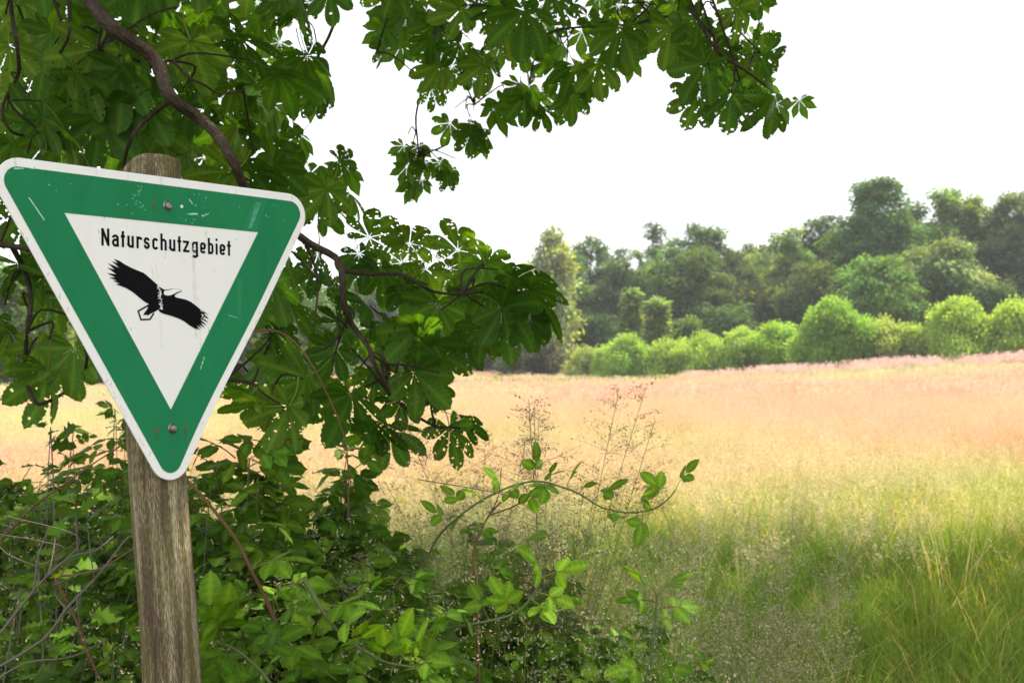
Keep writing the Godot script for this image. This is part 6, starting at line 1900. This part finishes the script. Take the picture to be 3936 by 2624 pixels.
	cane("rust brown bare cane slanting down beside the post", [Vector3(-0.496, 0.789, -2.71), Vector3(-0.516, 0.879, -2.709), Vector3(-0.543, 0.947, -2.708), Vector3(-0.579, 1.034, -2.707), Vector3(-0.612, 1.098, -2.706), Vector3(-0.643, 1.162, -2.706), Vector3(-0.687, 1.222, -2.705), Vector3(-0.756, 1.295, -2.724), Vector3(-0.807, 1.325, -2.754)], 0.0052, 0.0035, red_wood, [Vector3(-0.665, 1.119, -2.686), Vector3(-0.584, 1.119, -2.686), Vector3(-0.523, 1.008, -2.687)], 0.11, 2)
	cane("thin reddish vine hanging among the lower chestnut leaves", [Vector3(-0.733, 1.667, -3.199), Vector3(-0.649, 1.667, -3.199), Vector3(-0.588, 1.619, -3.2), Vector3(-0.528, 1.522, -3.201), Vector3(-0.467, 1.377, -3.203), Vector3(-0.455, 1.256, -3.204), Vector3(-0.457, 1.147, -3.206)], 0.0028, 0.0018, red_wood, [], 0.1, 2)

	var sticks := [
		["brown hooked twig curling at the left of the post", red_wood, [Vector3(-0.915, 0.839, -2.609), Vector3(-0.957, 0.929, -2.608), Vector3(-0.979, 0.99, -2.608), Vector3(-1.003, 1.04, -2.607), Vector3(-1.022, 1.078, -2.607), Vector3(-1.021, 1.101, -2.606), Vector3(-0.991, 1.105, -2.606), Vector3(-0.942, 1.113, -2.606), Vector3(-0.888, 1.143, -2.606), Vector3(-0.848, 1.171, -2.625)], 0.0035],
		["grey bare twig rising from the lower left corner", grey_wood, [Vector3(-1.131, 0.972, -2.508), Vector3(-1.038, 1.091, -2.506), Vector3(-0.972, 1.157, -2.526), Vector3(-0.924, 1.168, -2.555), Vector3(-0.901, 1.192, -2.605)], 0.0035],
		["long grey bare twig reaching up to the post", grey_wood, [Vector3(-1.108, 0.929, -2.458), Vector3(-0.999, 0.996, -2.458), Vector3(-0.957, 1.057, -2.477), Vector3(-0.906, 1.116, -2.506), Vector3(-0.876, 1.153, -2.506), Vector3(-0.839, 1.204, -2.525), Vector3(-0.827, 1.194, -2.555)], 0.003],
		["short forked grey twig standing in the hawthorn", grey_wood, [Vector3(-1.046, 1.081, -2.527), Vector3(-1.041, 1.138, -2.526), Vector3(-1.041, 1.173, -2.545), Vector3(-1.029, 1.218, -2.565)], 0.0025],
		["thin grey twig lying low in the lower left corner", grey_wood, [Vector3(-1.086, 0.917, -2.409), Vector3(-1.013, 0.961, -2.408), Vector3(-0.93, 0.966, -2.428), Vector3(-0.867, 0.994, -2.458)], 0.0022],
		["dead brown stem with a pale broken top in the middle", red_wood, [Vector3(-0.087, 0.71, -3.011), Vector3(-0.087, 0.777, -3.01), Vector3(-0.091, 0.892, -3.009), Vector3(-0.091, 0.998, -3.008), Vector3(-0.102, 1.078, -3.007), Vector3(-0.087, 1.131, -3.006), Vector3(-0.06, 1.184, -3.005), Vector3(-0.029, 1.219, -3.005)], 0.0042],
		["thin dark twig crossing behind the hawthorn leaves", red_wood, [Vector3(-1.334, 1.118, -3.006), Vector3(-1.223, 1.216, -2.955), Vector3(-1.125, 1.277, -2.904), Vector3(-1.049, 1.332, -2.903), Vector3(-0.961, 1.387, -2.903)], 0.003]]
	for s in sticks:
		var path: Array = s[2]
		var foot: Vector3 = path[0]
		var local := []
		for p in path:
			local.append(p - foot)
		var t := thing("bare_twig", s[0], "twig", foot, "bare twigs in the undergrowth")
		var sh := Shape.new()
		limb(sh, local, s[3], s[3] * 0.5, 7, Color.WHITE, 0.1)
		part("stem", sh.mesh(), s[1], t)
		for k in 2:
			var i := 1 + (rng.randi() % (local.size() - 2))
			var from: Vector3 = local[i]
			var side := Shape.new()
			limb(side, [from, from + Vector3(rng.randfn() * 0.04, 0.05, rng.randfn() * 0.04), from + Vector3(rng.randfn() * 0.09, 0.11, rng.randfn() * 0.08)], s[3] * 0.55, s[3] * 0.3, 5, Color.WHITE)
			part("side_twig", side.mesh(), s[1], t)


# A seeding grass plant: several stems, each with a branched airy head.
func panicle_grass(label: String, top: Vector3, stems: int, wide: float, head: float, col: Color, stem_col: Color, fine: float) -> void:
	var foot := ground_at_v(top)
	var t := thing("seeding_grass_plant", label, "grass", foot, "tall seeding grasses in front of the meadow")
	var tall := top.y - foot.y
	var mat := leaf_material("seed heads", Color.WHITE, 0.8, 0.9, 0.9)
	for i in stems:
		var sh := Shape.new()
		var a := rng.randf() * TAU
		var lean := Vector3(cos(a), 0, sin(a))
		var h := tall * rng.randf_range(0.72, 1.05)
		var tip := Vector3(cos(a) * wide * rng.randf(), h, sin(a) * wide * rng.randf())
		var path := [Vector3(rng.randfn(), 0, rng.randfn()) * 0.12, tip * Vector3(0.4, 0.55, 0.4), tip]
		limb(sh, path, 0.0014, 0.0008, 4, stem_col)
		var line := smoothed(path, 10)
		for k in 32:
			var f := rng.randf()
			var p: Vector3 = tip.lerp(path[1], f * head / maxf(h * 0.45, 0.01))
			var b := rng.randf() * TAU
			var out := head * 0.6 * (0.25 + 0.75 * f) * rng.randf_range(0.5, 1.0)
			var end := p + Vector3(cos(b) * out, out * rng.randf_range(0.1, 0.7), sin(b) * out)
			limb(sh, [p, p.lerp(end, 0.5) + Vector3.UP * 0.004, end], 0.0006, 0.0004, 3, stem_col)
			for j in 7:
				var q := p.lerp(end, rng.randf_range(0.35, 1.0)) + Vector3(rng.randfn(), rng.randfn(), rng.randfn()) * fine
				var along := Vector3(rng.randfn(), rng.randfn(), rng.randfn()).normalized() * fine * 0.9
				var across := along.cross(Vector3(rng.randfn(), rng.randfn(), rng.randfn())).normalized() * fine * 0.28
				var c := col * rng.randf_range(0.8, 1.2)
				c.a = 1.0
				var n := sh.point(q - across, c)
				sh.point(q + across, c)
				sh.point(q + along, c)
				sh.tri(n, n + 1, n + 2)
		part("stem", sh.mesh(), mat, t)


func build_tall_grasses() -> void:
	panicle_grass("hazy grey-brown seeding grass standing before the pink meadow", Vector3(0.095, 1.491, -3.402), 22, 0.52, 0.34, Color(0.20, 0.17, 0.13), Color(0.22, 0.21, 0.11), 0.008)
	panicle_grass("grey seeding grass left of the hazy clump, near the chestnut tip", Vector3(-0.12, 1.342, -3.703), 8, 0.28, 0.24, Color(0.27, 0.25, 0.18), Color(0.28, 0.27, 0.13), 0.006)
	panicle_grass("thin leaning grass head over the yellow meadow right of the long cane", Vector3(0.795, 1.199, -3.605), 4, 0.4, 0.22, Color(0.4, 0.34, 0.25), Color(0.34, 0.34, 0.18), 0.006)
	panicle_grass("soft tan cloud of grass heads in the lower middle of the grass", Vector3(0.704, 1.045, -3.307), 20, 0.32, 0.28, Color(0.52, 0.45, 0.32), Color(0.36, 0.36, 0.2), 0.007)
	panicle_grass("pale tan grass heads low at the bottom edge", Vector3(0.717, 0.937, -2.908), 9, 0.25, 0.18, Color(0.50, 0.43, 0.29), Color(0.3, 0.3, 0.14), 0.007)
	panicle_grass("pale creamy grass heads above the brambles in the middle", Vector3(-0.22, 1.104, -3.506), 9, 0.25, 0.2, Color(0.55, 0.5, 0.36), Color(0.3, 0.3, 0.14), 0.0045)
	panicle_grass("creamy bedstraw-like grass heads beside the rust brown cane", Vector3(-0.552, 1.086, -3.207), 8, 0.22, 0.16, Color(0.55, 0.5, 0.36), Color(0.25, 0.28, 0.12), 0.0045)
	panicle_grass("fine grass heads among the pale bramble leaves", Vector3(0.082, 1.067, -3.407), 8, 0.22, 0.2, Color(0.5, 0.45, 0.3), Color(0.3, 0.3, 0.14), 0.0045)

	# bent straw stalks catching the sun, and long arching blades near the bottom edge
	var mat := leaf_material("grass blades", Color.WHITE, 0.5, 0.9, 0.6)
	var tufts := [
		["pale sunlit straw stalks bending to the left at the right of the meadow", Vector3(2.468, 0.999, -6.508), 16, Color(0.72, 0.58, 0.32), 0.006, 0.7],
		["pale bent straw stalks in the shaded grass of the middle", Vector3(1.255, 0.794, -4.41), 10, Color(0.62, 0.5, 0.24), 0.005, 0.9],
		["pale straw tuft beside the long cane over the yellow meadow", Vector3(0.861, 0.863, -5.509), 12, Color(0.66, 0.53, 0.3), 0.005, 0.6],
		["long arching green blades at the bottom edge of the middle", Vector3(-0.055, 0.986, -2.608), 14, Color(0.11, 0.22, 0.07), 0.007, 1.1],
		["broad dark green blades arching at the bottom edge of the grass", Vector3(0.641, 0.882, -2.909), 12, Color(0.09, 0.2, 0.05), 0.008, 1.0],
		["long green blades beside the upright shoot", Vector3(0.45, 0.985, -3.108), 14, Color(0.14, 0.26, 0.06), 0.006, 0.5]]
	for s in tufts:
		var top: Vector3 = s[1]
		var foot := ground_at_v(top)
		var t := thing("grass_tuft", s[0], "grass", foot, "single tufts of long grass")
		for i in int(s[2]):
			var sh := Shape.new()
			var a := rng.randf() * TAU
			var c: Color = s[3] * rng.randf_range(0.85, 1.15)
			c.a = 1.0
			grass_blade(sh, Vector3(rng.randfn(), 0, rng.randfn()) * 0.05, (top.y - foot.y) * rng.randf_range(0.8, 1.15), Vector3(cos(a), 0, sin(a)) * rng.randf_range(0.3, 0.8), s[4], s[5] * rng.randf_range(0.4, 1.0), 9, c, c * 1.05)
			part("blade", sh.mesh(), mat, t)
